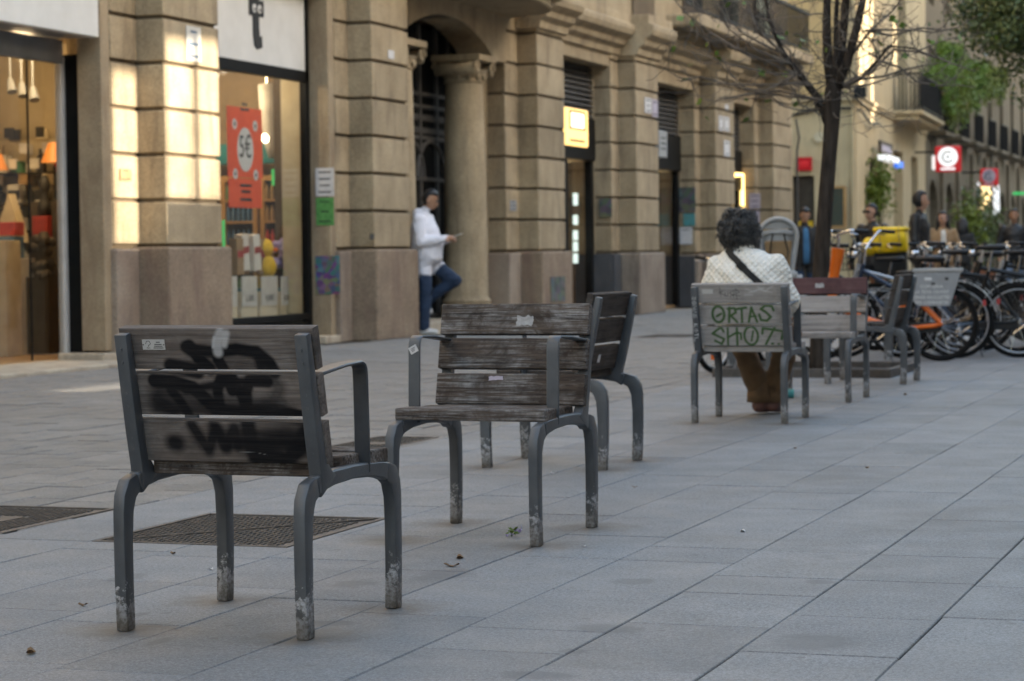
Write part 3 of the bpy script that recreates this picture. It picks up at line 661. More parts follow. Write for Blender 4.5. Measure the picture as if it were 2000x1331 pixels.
b = MB(); b.box(XW-.04, XW+.02, ya+.1, yb-.1, zs+.002, 4.2); wp(b, 'sign_board', 'sign_white')
# letter t with two round eyes
p = on_x(500, 45, XW+.025); tb = MB(); y, z = p.y, p.z
tb.prism([(y-.09,z+.45),(y+.07,z+.45),(y+.07,z-.05),(y+.085,z-.16),(y+.14,z-.14),(y+.15,z-.27),(y+.02,z-.30),(y-.05,z-.26),(y-.08,z-.15)], XW+.022, XW+.034, 'x')
tb.box(XW+.022, XW+.033, y-.18, y+.20, z+.08, z+.26); lt = wp(tb, 'sign_letter', 'ink')
for d_ in (-.06, .08): b = MB(); b.lathe([(.05,XW+.034),(.05,XW+.040)], (0,y+d_,z+.16), 16, 'x'); wp(b, 'sign_eye', 'sign_white', lt)
for d_ in (-.05, .09): b = MB(); b.lathe([(.02,XW+.040),(.02,XW+.044)], (0,y+d_,z+.15), 12, 'x'); wp(b, 'sign_pupil', 'ink', lt)
b = MB(); p0, p1 = on_x(436, 430, XW-.05), on_x(436, 480, XW-.05); b.tube([(XW-.05,p0.y,.5),(XW-.05,p0.y,p0.z)], .018, 8); wp(b, 'neon_tube', 'neon_green')
# room behind
b = MB(); b.box(-16.5, XW-.07, 23.3, 27.75, zb_-.1, zb_-.05); wp(b, 'display_floor', 'cream_panel')
b = MB(); b.box(-16.5, -12.12, 27.75, 27.85, 0, 3.4); wp(b, 'back_wall', 'brown_wall')
b = MB(); b.box(-16.6, -16.5, 23.3, 27.85, 0, 3.4); wp(b, 'side_wall', 'brown_wall')
b = MB(); b.box(-16.5, XW-.07, 23.3, 27.85, 3.4, 3.45); wp(b, 'room_ceiling', 'brown_wall')
b = MB(); b.box(-11.90, XW-.07, yb-.02, yb+.06, zb_, 3.38); wp(b, 'side_panel', 'cream_panel')
b = MB(); b.box(-16.5, XW-.07, 23.26, 23.3, 0, 3.4); wp(b, 'side_wall', 'shop_dark')
b = MB(); b.box(-14.6, -12.13, 27.1, 27.4, on_y(548,318,27.1).z, on_y(548,279,27.1).z); tl = wp(b, 'teal_band', 'teal_panel')
p = on_y(548, 298, 27.09); text_mesh('d?', .3, 'band_text', 'cream_panel', tl, frame_face_my(p.x, 27.094, p.z), world=True)
for i, (a, c_) in enumerate(((432, 498), (508, 566))):
    p0, p1 = on_y(a, 600, 27.1), on_y(c_, 316, 27.1); fr = thing('drinks_fridge', ['timber framed drinks fridge behind the red poster', 'timber framed drinks fridge beside the cream panel'][i], 'fridge', (p0.x, 27.14, 0))
    W_ = p1.x-p0.x; b = MB(); b.box(0, W_, .05, .5, .3, 2.05); b.build('cabinet', 'interior_dark', fr)
    for q0, q1 in ((0,.06),(W_-.06,W_)): b = MB(); b.box(q0, q1, 0, .05, .3, 2.05); b.build('door_frame', 'timber', fr)
    b = MB(); b.box(.06, W_-.06, 0, .05, 1.98, 2.05); b.build('door_frame', 'timber', fr)
    for z in (.55, .85, 1.15, 1.45, 1.72):
        b = MB(); b.box(.06, W_-.06, .0, .05, z, z+.03); sh_ = b.build('shelf', 'timber', fr)
        b = MB()
        for j in range(int(W_/.07)-1): b.lathe([(.025,z+.03),(.025,z+.15),(.012,z+.19),(.012,z+.22)], (.09+j*.07, .025, 0), 8)
        tag(b.build('bottles', random.choice(['item_green','item_red','item_blue','cardboard']), sh_), kind='stuff')
p = on_y(300, 300, 29); lamp((-13.2, 26.3, 3.2), 20, (1,.80,.55), .2); lamp((-12.3, 25.2, 3.25), 9, (1,.84,.62), .12)
p = on_y(525, 215, 26.8); b = MB(); b.tube([(0,0,.32),(.03,0,-.05),(.04,0,-.45),(.03,0,-.6)], [.13,.14,.09,.04], 12); tag(b.build('pendant_lamp', 'item_white', loc=p, smooth=True), 'tall white paper pendant hanging inside the corner shop', 'pendant lamp')
p = on_y(522, 270, 26.75); b = MB(); b.ell((0,0,0), (.07,.07,.07)); b.tube([(0,0,.06),(0,0,3.4-p.z)], .006, 5); tag(b.build('pendant_bulb', 'lamp_glow', loc=p, smooth=True), 'glowing bulb below the white pendant in the corner shop', 'bulb')
p = on_y(549, 340, 27.0); b = MB(); b.box(-.12, .12, -.02, .02, -.14, .06); tag(b.build('fridge_screen', 'neon_green', loc=p), 'small green lit panel on the corner shop fridge', 'screen')
# red 5-euro poster hung behind the pane
p0, p1 = on_x(446, 405, XW-.09), on_x(511, 215, XW-.09)
po = thing('red_poster', 'orange-red poster with 5€ in a white oval hanging in the shop window', 'poster', (XW-.09, (p0.y+p1.y)/2, 0))
def pp(mb, nm, mat): return mb.build(nm, mat, po, world=True)
za, zc = p0.z, p1.z; b = MB(); b.box(XW-.093, XW-.089, p0.y, p1.y, za+.30*(zc-za), zc); pp(b, 'sheet', 'poster_red'); b = MB(); b.box(XW-.098, XW-.094, p0.y+.02, p1.y-.02, za, za+.29*(zc-za)); pp(b, 'lower_sheet', 'poster_red')
cy, cz = (p0.y+p1.y)/2, za+.58*(zc-za); b = MB(); b.prism([(cy+.21*math.cos(a*math.pi/16), cz+.25*math.sin(a*math.pi/16)) for a in range(32)], XW-.088, XW-.086, 'x'); pp(b, 'oval', 'sign_white')
text_mesh('5€', .36, 'price', 'ink', po, frame_face_px(XW-.085, cy, cz+.02), world=True, sx=.8)
for dy, dz in ((-.27,.28),(.27,.28),(-.27,-.28),(.27,-.28)):
    b = MB(); b.lathe([(.062,XW-.088),(.062,XW-.086)], (0, cy+dy, cz+dz), 16, 'x'); pp(b, 'roundel', 'sign_white'); b = MB(); b.ell((XW-.085, cy+dy, cz+dz), (.002,.02,.025), 8, 6); pp(b, 'roundel_mark', 'ink')
for j, (dz, wd) in enumerate(((.44,.22),(.50,.14),(-.42,.3),(-.49,.24),(-.58,.3))): b = MB(); b.box(XW-.0885, XW-.086, cy-wd/2, cy+wd/2, cz+dz, cz+dz+.028); pp(b, 'text_line', 'ink')
# goods in the window
for i, (a, c_, t_) in enumerate(((470,503,'1,50€'),(508,543,'4,00€'),(547,574,'4,00€'),(440,464,''))):
    q0, q1 = on_x(a, 600, -11.85), on_x(c_, 600, -11.85); zt = on_x(a, 540, -11.85).z
    o = thing('display_box', ['pale display box with price card 1,50 below the striped bags', 'pale display box with price card below the yellow plush', 'pale display box with price card below the purple plush', 'pale display box half hidden by the stone pedestal'][i], 'display box', (-11.95, (q0.y+q1.y)/2, 0)); W_ = (q1.y-q0.y)/2-.01
    b = MB(); b.box(-.12, .1, -W_, W_, zb_-.05, zt-.18); b.build('box_body', 'cream_panel', o); b = MB(); b.box(-.12, .1, -W_, W_, zt-.178, zt-.14); b.build('band', 'teal_panel', o)
    b = MB(); b.box(.1, .112, -W_+.01, W_-.01, zt-.35, zt); cd = b.build('price_card', 'item_white', o)
    if t_: text_mesh(t_, .10, 'price_text', 'ink', cd, frame_face_px(.1135, 0, zt-.26))
p = on_x(490, 500, -11.95)
for j in range(5):
    q = on_x(462+j*11, 500-8*(j % 2), -11.95-.05*(j % 3)); b = MB(); b.box(-.05, .05, -.09, .09, -.22, .2); b.box(.05, .053, -.085, .085, -.06, .05); o = b.build('snack_bag', 'item_white' if j % 2 else 'cardboard', loc=q, bevel=.03); o.rotation_euler = (R(random.uniform(-8,8)), 0, 0)
    tag(o, ('white' if j % 2 else 'brown')+' snack bag with red stripe stacked in the corner shop window', 'snack bag', 'snack bags in the corner shop window'); b = MB(); b.box(.054, .057, -.08, .08, -.02, .06); b.build('red_stripe', 'item_red', o)
q = on_x(514, 505, -12.0); o = thing('plush_toy', 'yellow plush duck slumped in the shop window', 'plush toy', q)
b = MB(); b.ell((0,0,.12), (.13,.13,.12)); b.build('head', 'plush_yellow', o, smooth=True); b = MB(); b.ell((0,.03,-.10), (.14,.17,.16)); b.ell((0,-.02,-.30), (.08,.09,.14)); b.build('body', 'plush_yellow', o, smooth=True); b = MB(); b.ell((.1,.08,.1), (.06,.05,.025)); b.build('beak', 'orange_paint', o, smooth=True)
q = on_x(552, 505, -12.0); b = MB()
for j in range(26): b.ell((random.uniform(-.1,.1), random.uniform(-.17,.17), random.uniform(-.2,.2)), (.06,.06,.06), 8, 6)
tag(b.build('plush_toy', 'plush_purple', loc=q, smooth=True), 'fluffy purple plush toy beside the yellow one in the shop window', 'plush toy')

# ---------------------------------------------------------------- doors beyond the portal
def shop_door(ya, yb, lv, label, glow):
    o = thing('shop_door', label, 'shop door', (XO, (ya+yb)/2, 0))
    def dp_(mb, nm, mat, pr=None, **k): return mb.build(nm, mat, pr or o, world=True, **k)
    b = MB(); b.box(-14.5, -14.4, ya, yb+6, 0, lv); dp_(b, 'room_back', 'shop_wall'); b = MB(); b.box(-14.5, XO-.1, yb+2.2, yb+2.3, 0, lv); dp_(b, 'room_wall', glow[0])
    b = MB(); b.box(-14.5, XO-.1, ya, yb+2.3, lv, lv+.05); dp_(b, 'room_ceiling', 'shop_wall'); b = MB(); b.box(-14.5, XO-.05, ya, yb+2.3, -.02, .03); dp_(b, 'room_floor', 'shop_floor')
    b = MB(); b.box(-14.5, XO-.1, ya-.1, ya, 0, lv); dp_(b, 'room_wall', 'shop_wall')
    for y in (ya, yb-.16, (ya+yb)/2-.1): b = MB(); b.box(XO-.09, XO+.02, y, y+.16, .02, lv); dp_(b, 'door_frame', 'black_frame', bevel=.006)
    b = MB(); b.box(XO-.045, XO-.035, ya+.16, (ya+yb)/2-.1, .05, lv-.02); dp_(b, 'door_pane', 'shop_glass')
    b = MB(); b.box(XO-.045, XO-.035, (ya+yb)/2+.06, yb-.16, .05, lv-.02); dp_(b, 'door_pane', 'shop_glass')
    return o, dp_
d1, f1 = shop_door(34.83, 37.755, 2.55, 'black glazed shop door below the lit square sign', ('timber',))
lamp((-12.6, 38.2, 2.3), 24, (1,.75,.42), .1); q = on_y(1139, 322, 38.6); b = MB(); b.ell((0,0,0), (.06,.06,.06)); tag(b.build('ceiling_bulb', 'bulb_glow', loc=q, smooth=True), 'bright ceiling bulb behind the black shop door', 'bulb')
for j, py in enumerate((392, 430, 460, 482, 505)): q = on_x(1124, py, XO-.2); b = MB(); b.box(-.01, .01, -.11, .11, -.08, .08+.04*(j == 0)); tag(b.build('display_screen', 'screen_glow', loc=q), '%s small glowing white panel of the column behind the black door' % ('topmost','second highest','middle','second lowest','lowest')[j], 'screen', 'lit panels behind the black door')
d2, f2_ = shop_door(40.16, 43.26, 2.54, 'dark glazed shop door beside posters under a grey sign', ('timber',)); lamp((-12.6, 43.6, 2.3), 20, (1,.82,.5), .1)
q = on_y(1294, 385, 45.4); b = MB(); b.box(-.25, .25, -.02, .02, -.14, .14); tag(b.build('yellow_lightbox', 'sign_glow', loc=q), 'yellow glowing menu box inside the dark doorway', 'light box')
q = on_y(1297, 422, 45.0); b = MB(); b.ell((0,0,0), (.07,.07,.07)); tag(b.build('ceiling_bulb', 'bulb_glow', loc=q, smooth=True), 'round lit lamp low inside the dark doorway', 'bulb')
d3, f3_ = shop_door(45.7, 48.16, 2.3, 'last dark shop door of the stone building with a neon corner', ('shop_wall',)); lamp((-12.5, 48.6, 2.1), 30, (1,.8,.45), .1)
# lit square sign
q0, q1 = on_x(1102, 283, -11.1), on_x(1145, 217, -11.1); yc, zc = (q0.y+q1.y)/2, (q0.z+q1.z)/2; hw, hh = (q1.y-q0.y)/2, (q1.z-q0.z)/2
o = thing('lit_sign', 'glowing yellow square sign with dark border lines beside the stone pier', 'sign', (-11.1, yc, zc))
b = MB(); b.box(-.42, -.02, -hw*.9, hw*.9, -hh*.95, hh*.95); b.build('housing', 'black_frame', o); b = MB(); b.box(-.02, .03, -hw, hw, -hh, hh); b.build('light_panel', 'sign_glow', o, bevel=.02)
b = MB(); b.box(.031, .035, -hw*.6, hw*.6, -.05*hh, hh*.75); pn = b.build('inner_panel', 'sign_glow_pale', o)
for z, h_ in ((hh*.78,.03),(-.12*hh,.03)): b = MB(); b.box(.031, .037, -hw*.68, hw*.68, z, z+h_); b.build('dark_line', 'shop_dark', o)
for y in (-hw*.68, hw*.62): b = MB(); b.box(.031, .037, y, y+.07, -.12*hh, hh*.8); b.build('dark_line', 'shop_dark', o)
b = MB(); b.box(.031, .037, -hw*.65, hw*.65, -hh*.78, -hh*.66); b.build('text_line', 'shop_dark', o)
q0, q1 = on_x(1288, 307, -11.2), on_x(1303, 257, -11.2); o = thing('grey_sign', 'pale grey square shop sign hung over the dark doorway', 'sign', (-11.2, (q0.y+q1.y)/2, (q0.z+q1.z)/2)); hw, hh = (q1.y-q0.y)/2, (q1.z-q0.z)/2
b = MB(); b.box(-.3, 0, -hw, hw, -hh, hh); b.build('panel', 'grey_panel', o, bevel=.01)
for j in range(3): b = MB(); b.box(.001, .004, -hw*.6, hw*.6, hh*(.4-.4*j), hh*(.5-.4*j)); b.build('text_line', 'ink', o)
q0, q1 = on_x(1433, 342, XO+.05), on_x(1449, 342, XO+.05); z0_ = on_x(1449, 408, XO+.05).z
b = MB(); b.tube([(XO+.05,q0.y,q0.z),(XO+.05,q1.y,q1.z),(XO+.05,q1.y,z0_)], .05, 8); tag(b.build('neon_strip', 'neon_warm', loc=(0,0,0)), 'warm neon strip bent round the corner of the last shop door', 'neon strip')

# ---------------------------------------------------------------- papers and plaques on the piers
def paper(px0, py0, px1, py1, x, mat, label, cat='poster', lines=0, ink='ink'):
    a, c_ = on_x(px0, py1, x), on_x(px1, py0, x); hw, hh = (c_.y-a.y)/2, (c_.z-a.z)/2
    o = thing('poster' if cat == 'poster' else 'plaque', label, cat, (x, (a.y+c_.y)/2, (a.z+c_.z)/2)); b = MB(); b.box(.001, .006, -hw, hw, -hh, hh); b.build('sheet', mat, o)
    for j in range(lines): b = MB(); z = hh*(.7-1.4*j/max(1, lines-1)); wd = hw*random.uniform(.4,.8); b.box(.0062, .0075, -wd, wd, z-hh*.07, z+hh*.05); b.build('print_line', ink, o)
    return o
def paper_y(px0, py0, px1, py1, y, mat, label, lines=0):
    a, c_ = on_y(px0, py1, y), on_y(px1, py0, y); hw, hh = (c_.x-a.x)/2, (c_.z-a.z)/2
    o = thing('poster', label, 'poster', ((a.x+c_.x)/2, y, (a.z+c_.z)/2)); b = MB(); b.box(-hw, hw, -.006, -.001, -hh, hh); b.build('sheet', mat, o)
    for j in range(lines): b = MB(); z = hh*(.7-1.4*j/max(1, lines-1)); wd = hw*random.uniform(.4,.8); b.box(-wd, wd, -.0075, -.0062, z-hh*.05, z+hh*.04); b.build('print_line', 'ink', o)
paper(364, 55, 391, 118, XF+.006, 'item_white', 'white street plaque high on the sunlit pier', 'plaque', 3, 'item_blue')
paper_y(617, 328, 652, 384, 26.058, 'paper', 'white printed notice taped to the brown jamb', 4)
paper_y(618, 386, 652, 441, 26.058, 'paper_green', 'green flyer below the white notice on the jamb', 3)
paper_y(617, 500, 663, 575, 26.055, 'ornament_print', 'busy blue and gold patterned poster low on the jamb')
paper(758, 100, 769, 114, XF+.006, 'paper', 'tiny white sticker high on the pier beside the doorway'); paper(722, 457, 730, 468, XF+.006, 'item_black', 'small black sticker near the foot of the pier beside the doorway')
paper(234, 331, 256, 352, XR_+.006, 'cardboard', 'small brass coloured plate on the recessed face of the sunlit pier', 'plaque', 2)
paper(996, 392, 1008, 412, XR_+.006, 'grey_panel', 'grey doorbell panel right of the column', 'plaque', 3)
paper_y(1171, 388, 1195, 425, 37.76, 'mottled_print', 'small dark printed poster on the jamb by the lit sign')
paper(1259, 193, 1272, 220, XF+.006, 'paper', 'white notice sheet on the pier after the lit sign', 'poster', 3); paper(1274, 196, 1284, 228, XF+.006, 'paper_lilac', 'narrow pale sheet next to the notice on the pier after the lit sign', 'poster', 2)
paper_y(1326, 366, 1358, 415, 43.262, 'mottled_print', 'large dark picture poster on the second jamb'); paper_y(1335, 417, 1358, 442, 43.262, 'paper_teal', 'teal flyer under the dark poster'); paper_y(1326, 444, 1352, 478, 43.262, 'paper', 'white sheet with black square on the second jamb', 1)
for i, (a, b_, c_, d_) in enumerate(((1404,228,1412,255),(1414,230,1424,256),(1414,276,1425,305),(1416,205,1422,214))): paper(a, b_, c_, d_, XF+.006, 'paper', ['tall narrow sheet on the fifth pier','square white sheet on the fifth pier','lower white sheet on the fifth pier','tiny white sticker above the sheets on the fifth pier'][i], 'poster', 2)
paper_y(1463, 378, 1485, 408, 48.16, 'paper_lilac', 'pale printed sheet on the last jamb', 3); paper_y(1464, 412, 1484, 440, 48.16, 'paper_lilac', 'dark headed sheet below the pale one on the last jamb', 2)
paper(1076, 540, 1103, 590, XF+.092, 'mottled_print', 'scraped colour poster on the pedestal right of the column')

# ---------------------------------------------------------------- opposite side of the street (behind the camera's right): shades the street
op = thing('opposite_building', 'tall plain building row across the street that shades the paving', 'building', (10, 30, 0))
def opp(mb, nm, mat, **k): return mb.build(nm, mat, op, world=True, **k)
XA = 6.5; H0, H1 = 5.6, 14.2; tn = math.tan(R(SUN_EL))
b = MB(); b.box(XA, XA+9, -60, 120, 0, H0); opp(b, 'lower_storeys', 'brown_render')
holes = []   # (y0, y1, z0, z1) made-up openings in the unseen top wall, shaped for the sun patches
def lit(x, y0, y1, z0, z1): sft = (XA-x)*tn; holes.append((y0, y1, z0+sft, z1+sft))
lit(XR_, 20.74, 21.22, 1.15, 2.95); lit(XF, 21.30, 21.88, 1.62, 3.30); lit(XF, 22.0, 22.46, 1.62, 3.35)
lit(-9.05, 16.0, 17.4, -.03, .17)
lit(-11.4, 58.9, 59.6, 4.9, 7.9); lit(-11.5, 59.9, 60.9, 5.4, 7.9); lit(-11.5, 61.3, 61.8, 4.2, 7.9); lit(-3.3, 29.0, 30.1, 3.75, 4.75)
lit(-11.4, 66.5, 67.3, 6.2, 7.6)
ysx = sorted({-60.0, 120.0, *[h[0] for h in holes], *[h[1] for h in holes]})
b = MB()
for a, c_ in zip(ysx, ysx[1:]):
    cuts = sorted((h[2], min(h[3], H1)) for h in holes if h[0] <= a and h[1] >= c_); z = H0
    for q0, q1 in cuts:
        if q0 > z: b.box(XA, XA+.25, a, c_, z, q0)
        z = max(z, q1)
    if z < H1: b.box(XA, XA+.25, a, c_, z, H1)
opp(b, 'sun_mask_wall', 'brown_render')  # unseen wall added along the roof line to block the sun around the gaps
b = MB(); b.box(XA, XA+.25, 62, 120, H1, 19); opp(b, 'sun_mask_wall', 'brown_render')  # added height that keeps the sun off the far facades
b5 = thing('sky_blocker', 'tall brown mass added unseen behind the viewpoint to block sky light', 'building', (-13, -30, 0)); m_ = MB(); m_.box(-8, 2, -30, 36, 0, 15.5); m_.build('facade', 'brown_render', b5)  # unseen mass added to close off sky light behind the camera
# ---------------------------------------------------------------- cream corner building across the side street
def local_on(root_loc, rz, px, py, off=0.0):
    """sight line met with a wall plane x=off of a frame at root_loc turned rz; gives local (y, z)"""
    n = Vector((math.cos(rz), math.sin(rz), 0)); t_ = Vector((-math.sin(rz), math.cos(rz), 0)); p0 = Vector(root_loc)+n*off; d = sight(px, py)
    t = (p0-Vector((0,0,1))).dot(n)/d.dot(n); q = Vector((0,0,1))+d*t; return (q-Vector(root_loc)).dot(t_), q.z
C2 = Vector((-11.05, 58.2, 0)); RZ2 = R(3.5)
b2 = thing('corner_building', 'cream and ochre rendered corner building with balcony beyond the side street', 'building', C2, RZ2)
L2 = lambda px, py, off=0.0: local_on(C2, RZ2, px, py, off)
def hole_wall(y0, y1, z0, z1, holes_, x0, x1, name, mat, parent):
    ys = sorted({y0, y1, *[min(max(h[0], y0), y1) for h in holes_], *[min(max(h[1], y0), y1) for h in holes_]}); m = MB()
    for a, c_ in zip(ys, ys[1:]):
        if c_-a < 1e-4: continue
        z = z0
        for q0, q1 in sorted((h[2], h[3]) for h in holes_ if h[0] <= a+1e-5 and h[1] >= c_-1e-5):
            if q0 > z: m.box(x0, x1, a, c_, z, q0)
            z = max(z, q1)
        if z < z1: m.box(x0, x1, a, c_, z, z1)
    return m.build(name, mat, parent)
zm = L2(1690, 203)[1]
ops = []
for (a, c_, t_) in ((1699,1727,312), (1746,1764,296), (1780,1793,308), (1822,1850,290), (1866,1884,310)):
    y0_, y1_ = L2(a, 400)[0], L2(c_, 400)[0]; ops.append((y0_, y1_, 0, L2((a+c_)/2, t_)[1]))
hole_wall(0, 17.5, 0, zm, ops, -.35, 0, 'ground_floor_wall', 'cream_render', b2)
for i, (y0_, y1_, z0_, z1_) in enumerate(ops):
    b = MB(); b.box(-.40, -.352, y0_-.1, y1_+.1, 0, z1_+.1); d_ = b.build('door', ['interior_dark','cream_panel','window_dark','interior_dark','window_dark'][i], b2)
    b = MB(); b.box(-.351, -.30, y0_, y0_+.07, 0, z1_); b.build('door_frame', 'shutter_brown', d_); b = MB(); b.box(-.351, -.30, y1_-.07, y1_, 0, z1_); b.build('door_frame', 'shutter_brown', d_); b = MB(); b.box(-.351, -.30, y0_+.07, y1_-.07, z1_-.1, z1_); b.build('door_frame', 'shutter_brown', d_)
up_ops = []
for (a, c_, bot) in ((1754,1771,222), (1834,1850,245), (1880,1893,255)):
    y0_, y1_ = L2(a, 150)[0], L2(c_, 150)[0]; up_ops.append((y0_, y1_, zm+.12, 8.6))
hole_wall(0, 17.5, zm, 16, up_ops, -.35, -.002, 'upper_wall', 'cream_render', b2)
for y0_, y1_, z0_, z1_ in up_ops:
    b = MB(); b.box(-.40, -.352, y0_-.1, y1_+.1, z0_, z1_); d_ = b.build('balcony_door', 'shutter_brown', b2)
    b = MB(); b.box(-.351, -.33, y0_+.1, (y0_+y1_)/2-.03, z0_+.9, z1_-.1); b.build('pane', 'window_dark', d_); b = MB(); b.box(-.351, -.33, (y0_+y1_)/2+.03, y1_-.1, z0_+.9, z1_-.1); b.build('pane', 'window_dark', d_)
sops = [(-1.58, -1.0, 0, 2.85)]
m = MB(); m.box(-9, 0-.002, .002, .3, zm, 16); m.build('side_upper_wall', 'ochre_render', b2)
m = MB(); m.box(-9, -1.60, 0, .35, 0, zm); m.box(-1.05, -.351, 0, .35, 0, zm); m.box(-1.60, -1.05, 0, .35, 2.9, zm); m.build('side_wall', 'cream_render', b2)
m = MB(); m.box(-1.6, -1.05, .15, .2, 0, 2.9); m.build('side_shop_window', 'shop_dark', b2)
m = MB(); m.prism([(0,0),(.06,.02),(.06,.10),(.1,.14),(.1,.2),(0,.2)], -.002, 17.5, 'y'); o = m.build('string_course', 'cream_render', b2); o.location.z = zm-.1
m = MB(); m.box(-9, .10, -.10, -.004, zm-.02, zm+.1); m.build('string_course', 'cream_render', b2)
# corner floodlight, cable, pipe
m = MB(); m.box(-.02, .3, -.25, -.12, zm+.02, zm+.3); tag(m.build('floodlight', 'black_plastic', loc=C2, bevel=.02), 'black floodlight on the corner moulding of the cream building', 'floodlight')
m = MB(); m.tube([(-1.6,-.04,zm-.35),(-.8,-.06,zm-.2),(-.1,-.1,zm-.22),(.12,.3,zm-.3),(.12,1.8,zm-.5),(.12,4,zm-.42)], .03, 6); m.build('cable', 'black_plastic', b2)
m = MB(); m.tube([(-.08,-.05,0),(-.08,-.05,zm-.1)], .05, 8); m.build('downpipe', 'cream_render', b2)
# balcony
ya_, yb_ = L2(1748, 240)[0]-.6, L2(1838, 240)[0]-1.0; zbal = L2(1770, 250, .0)[1]-.35
ya_, yb_ = L2(1743,240)[0], L2(1845,240,.85)[0]; zbal = L2(1743,232)[1]+.1
m = MB(); m.prism([(0,ya_),(.85,ya_),(.85,yb_),(0,yb_)], zbal, zbal+.12); m.prism([(0,ya_+.1),(.7,ya_+.1),(.7,yb_-.1),(0,yb_-.1)], zbal-.14, zbal-.002); bl = m.build('balcony_slab', 'cream_render', b2, bevel=.02)
m = MB(); m.box(.78, .82, ya_+.03, yb_-.03, zbal+1.12, zbal+1.17); m.box(.0, .78, ya_+.03, ya_+.07, zbal+1.12, zbal+1.17); m.box(.78, .82, ya_+.03, yb_-.03, zbal+.2, zbal+.23); rl = m.build('railing', 'iron_black', bl)
for j in range(46): m = MB(); y = ya_+.06+j*(yb_-ya_-.12)/45; m.tube([(.8,y,zbal+.12),(.8,y,zbal+1.13)], .016, 5); m.build('baluster', 'iron_black', rl)
for j in range(7): m = MB(); x = .06+j*.11; m.tube([(x,ya_+.05,zbal+.12),(x,ya_+.05,zbal+1.13)], .016, 5); m.build('baluster', 'iron_black', rl)
m = MB(); m.box(.74, .775, ya_+.1, yb_-.1, zbal+.22, zbal+1.05); m.build('privacy_panel', 'jacket_dark', rl)
# ------- leaf helpers
def leaves(mb, pts, size, droop=0, asp=.5):
    for p in pts:
        s = size*random.uniform(.6,1.25); d = Vector((random.gauss(0,1), random.gauss(0,1), random.gauss(0,.8)-droop)).normalized(); sd_ = d.cross(Vector((random.gauss(0,1), random.gauss(0,1), random.gauss(0,1)))).normalized(); nn = d.cross(sd_)
        p = Vector(p); mb.add([p, p+d*s*.5+sd_*s*asp*.5+nn*s*.06, p+d*s, p+d*s*.5-sd_*s*asp*.5+nn*s*.06], [(0,1,2),(0,2,3)])
# hanging greenery on the balconies
hg = thing('hanging_plant', 'long trailing green plants spilling over the balcony', 'plant', C2+Vector((.7,10.5,4.2)))
for i, (px, y0_, y1_, dep) in enumerate(((1842,130,225,0), (1862,140,252,.3), (1880,135,240,.6), (1900,125,225,.9), (1922,130,205,1.3), (1945,140,200,1.8), (1855,95,140,.2))):
    yy, zt = L2(px, y0_, .85); _, zb2 = L2(px, y1_, .85); m = MB(); cx = C2+Vector((-math.sin(RZ2)*yy+.85*math.cos(RZ2), math.cos(RZ2)*yy+.85*math.sin(RZ2), 0))
    P_ = []
    for s in range(46):
        a = (cx.x+random.gauss(0,.18), cx.y+random.gauss(0,.75)); z = zt+random.uniform(-.1,.25); ln = (zt-zb2)*random.uniform(.35,1.05)
        for q in range(34): z_ = z-ln*q/34; P_.append((a[0]+random.gauss(0,.05), a[1]+random.gauss(0,.05), z_))
    leaves(m, P_, .16, 1.3, .4); m.build('trailing_foliage', 'leaf_hang' if i % 3 else 'leaf_fresh', hg, world=True)
m = MB(); yy, zt = L2(1842, 150, .85); m.box(.55, .85, yy-.2, yy+9, zt-.55, zt-.2); m.build('planter_trough', 'terracotta', b2)

# signs of the corner building
def hang_sign(px, py, hw, y_, x_, mats_, label, kind):
    p = on_y(px, py, y_); o = thing('hanging_sign', label, 'sign', p)
    b = MB(); b.box(-hw, hw, -.06, .06, -hw, hw); bd = b.build('panel', mats_[0], o, bevel=.09 if kind == 'c' else .02, seg=3)
    b = MB(); b.box(-hw-.55, -hw, -.02, .02, hw*.5, hw*.5+.05); b.build('bracket', 'iron_black', o)
    if kind == 'c':
        b = MB(); b.lathe([(hw*.76,-.068),(hw*.76,-.062)], (0,0,hw*.16), 28, 'y'); dk = b.build('disc', mats_[1], o)
        b = MB(); b.tube([(hw*.40*math.cos(a*.3+.9), -.075, hw*.16+hw*.40*math.sin(a*.3+.9)) for a in range(17)], hw*.055, 6); b.build('spiral_mark', 'ink', dk)
        b = MB(); b.ell((0,-.072,hw*.16), (hw*.1,.006,hw*.1), 10, 6); b.build('dot_mark', 'ink', dk)
        b = MB(); b.box(-hw*.55, hw*.55, -.068, -.061, -hw*.84, -hw*.68); b.build('text_strip', mats_[1], o)
    return o
hang_sign(1852, 311, .36, 66.0, 0, ['sign_red_glow','sign_white_glow'], 'red square sign with white disc and dark spiral mark above the passers-by', 'c')
hang_sign(1932, 347, .27, 72.0, 0, ['sign_red_glow','paper_lilac'], 'smaller dim red sign with pale disc farther down the street', 'c')
p = on_y(1825, 317, 66.2); b = MB(); b.box(-.07, .07, -.03, .03, -.22, .18); tag(b.build('small_sign', 'sign_white_glow', loc=p, bevel=.02), 'small white lit plate left of the red disc sign', 'sign')
p = on_y(1930, 362, 72.2); b = MB(); b.box(-.32, .32, -.05, .05, -.05, .05); o = tag(b.build('light_strip', 'sign_white_glow', loc=p), 'white lit strip under the smaller red sign', 'light'); o.rotation_euler.y = R(9)
p = on_y(1946, 393, 72.5); b = MB(); b.box(-.09, .09, -.04, .04, -.42, .42); tag(b.build('vertical_sign', 'sign_white_glow', loc=p), 'tall narrow pale lit sign down the street', 'sign')
p = on_y(1920, 400, 73.5)
for j in range(6): b = MB(); b.ell((0,0,0), (.16,.1,.12), 8, 6); tag(b.build('shop_globe', 'shop_far_glow', loc=(p.x+random.uniform(-.12,.12), p.y, p.z+.55-.22*j), smooth=True), 'warm glowing globe in the far shop window', 'lamp', 'globes in the far shop window')
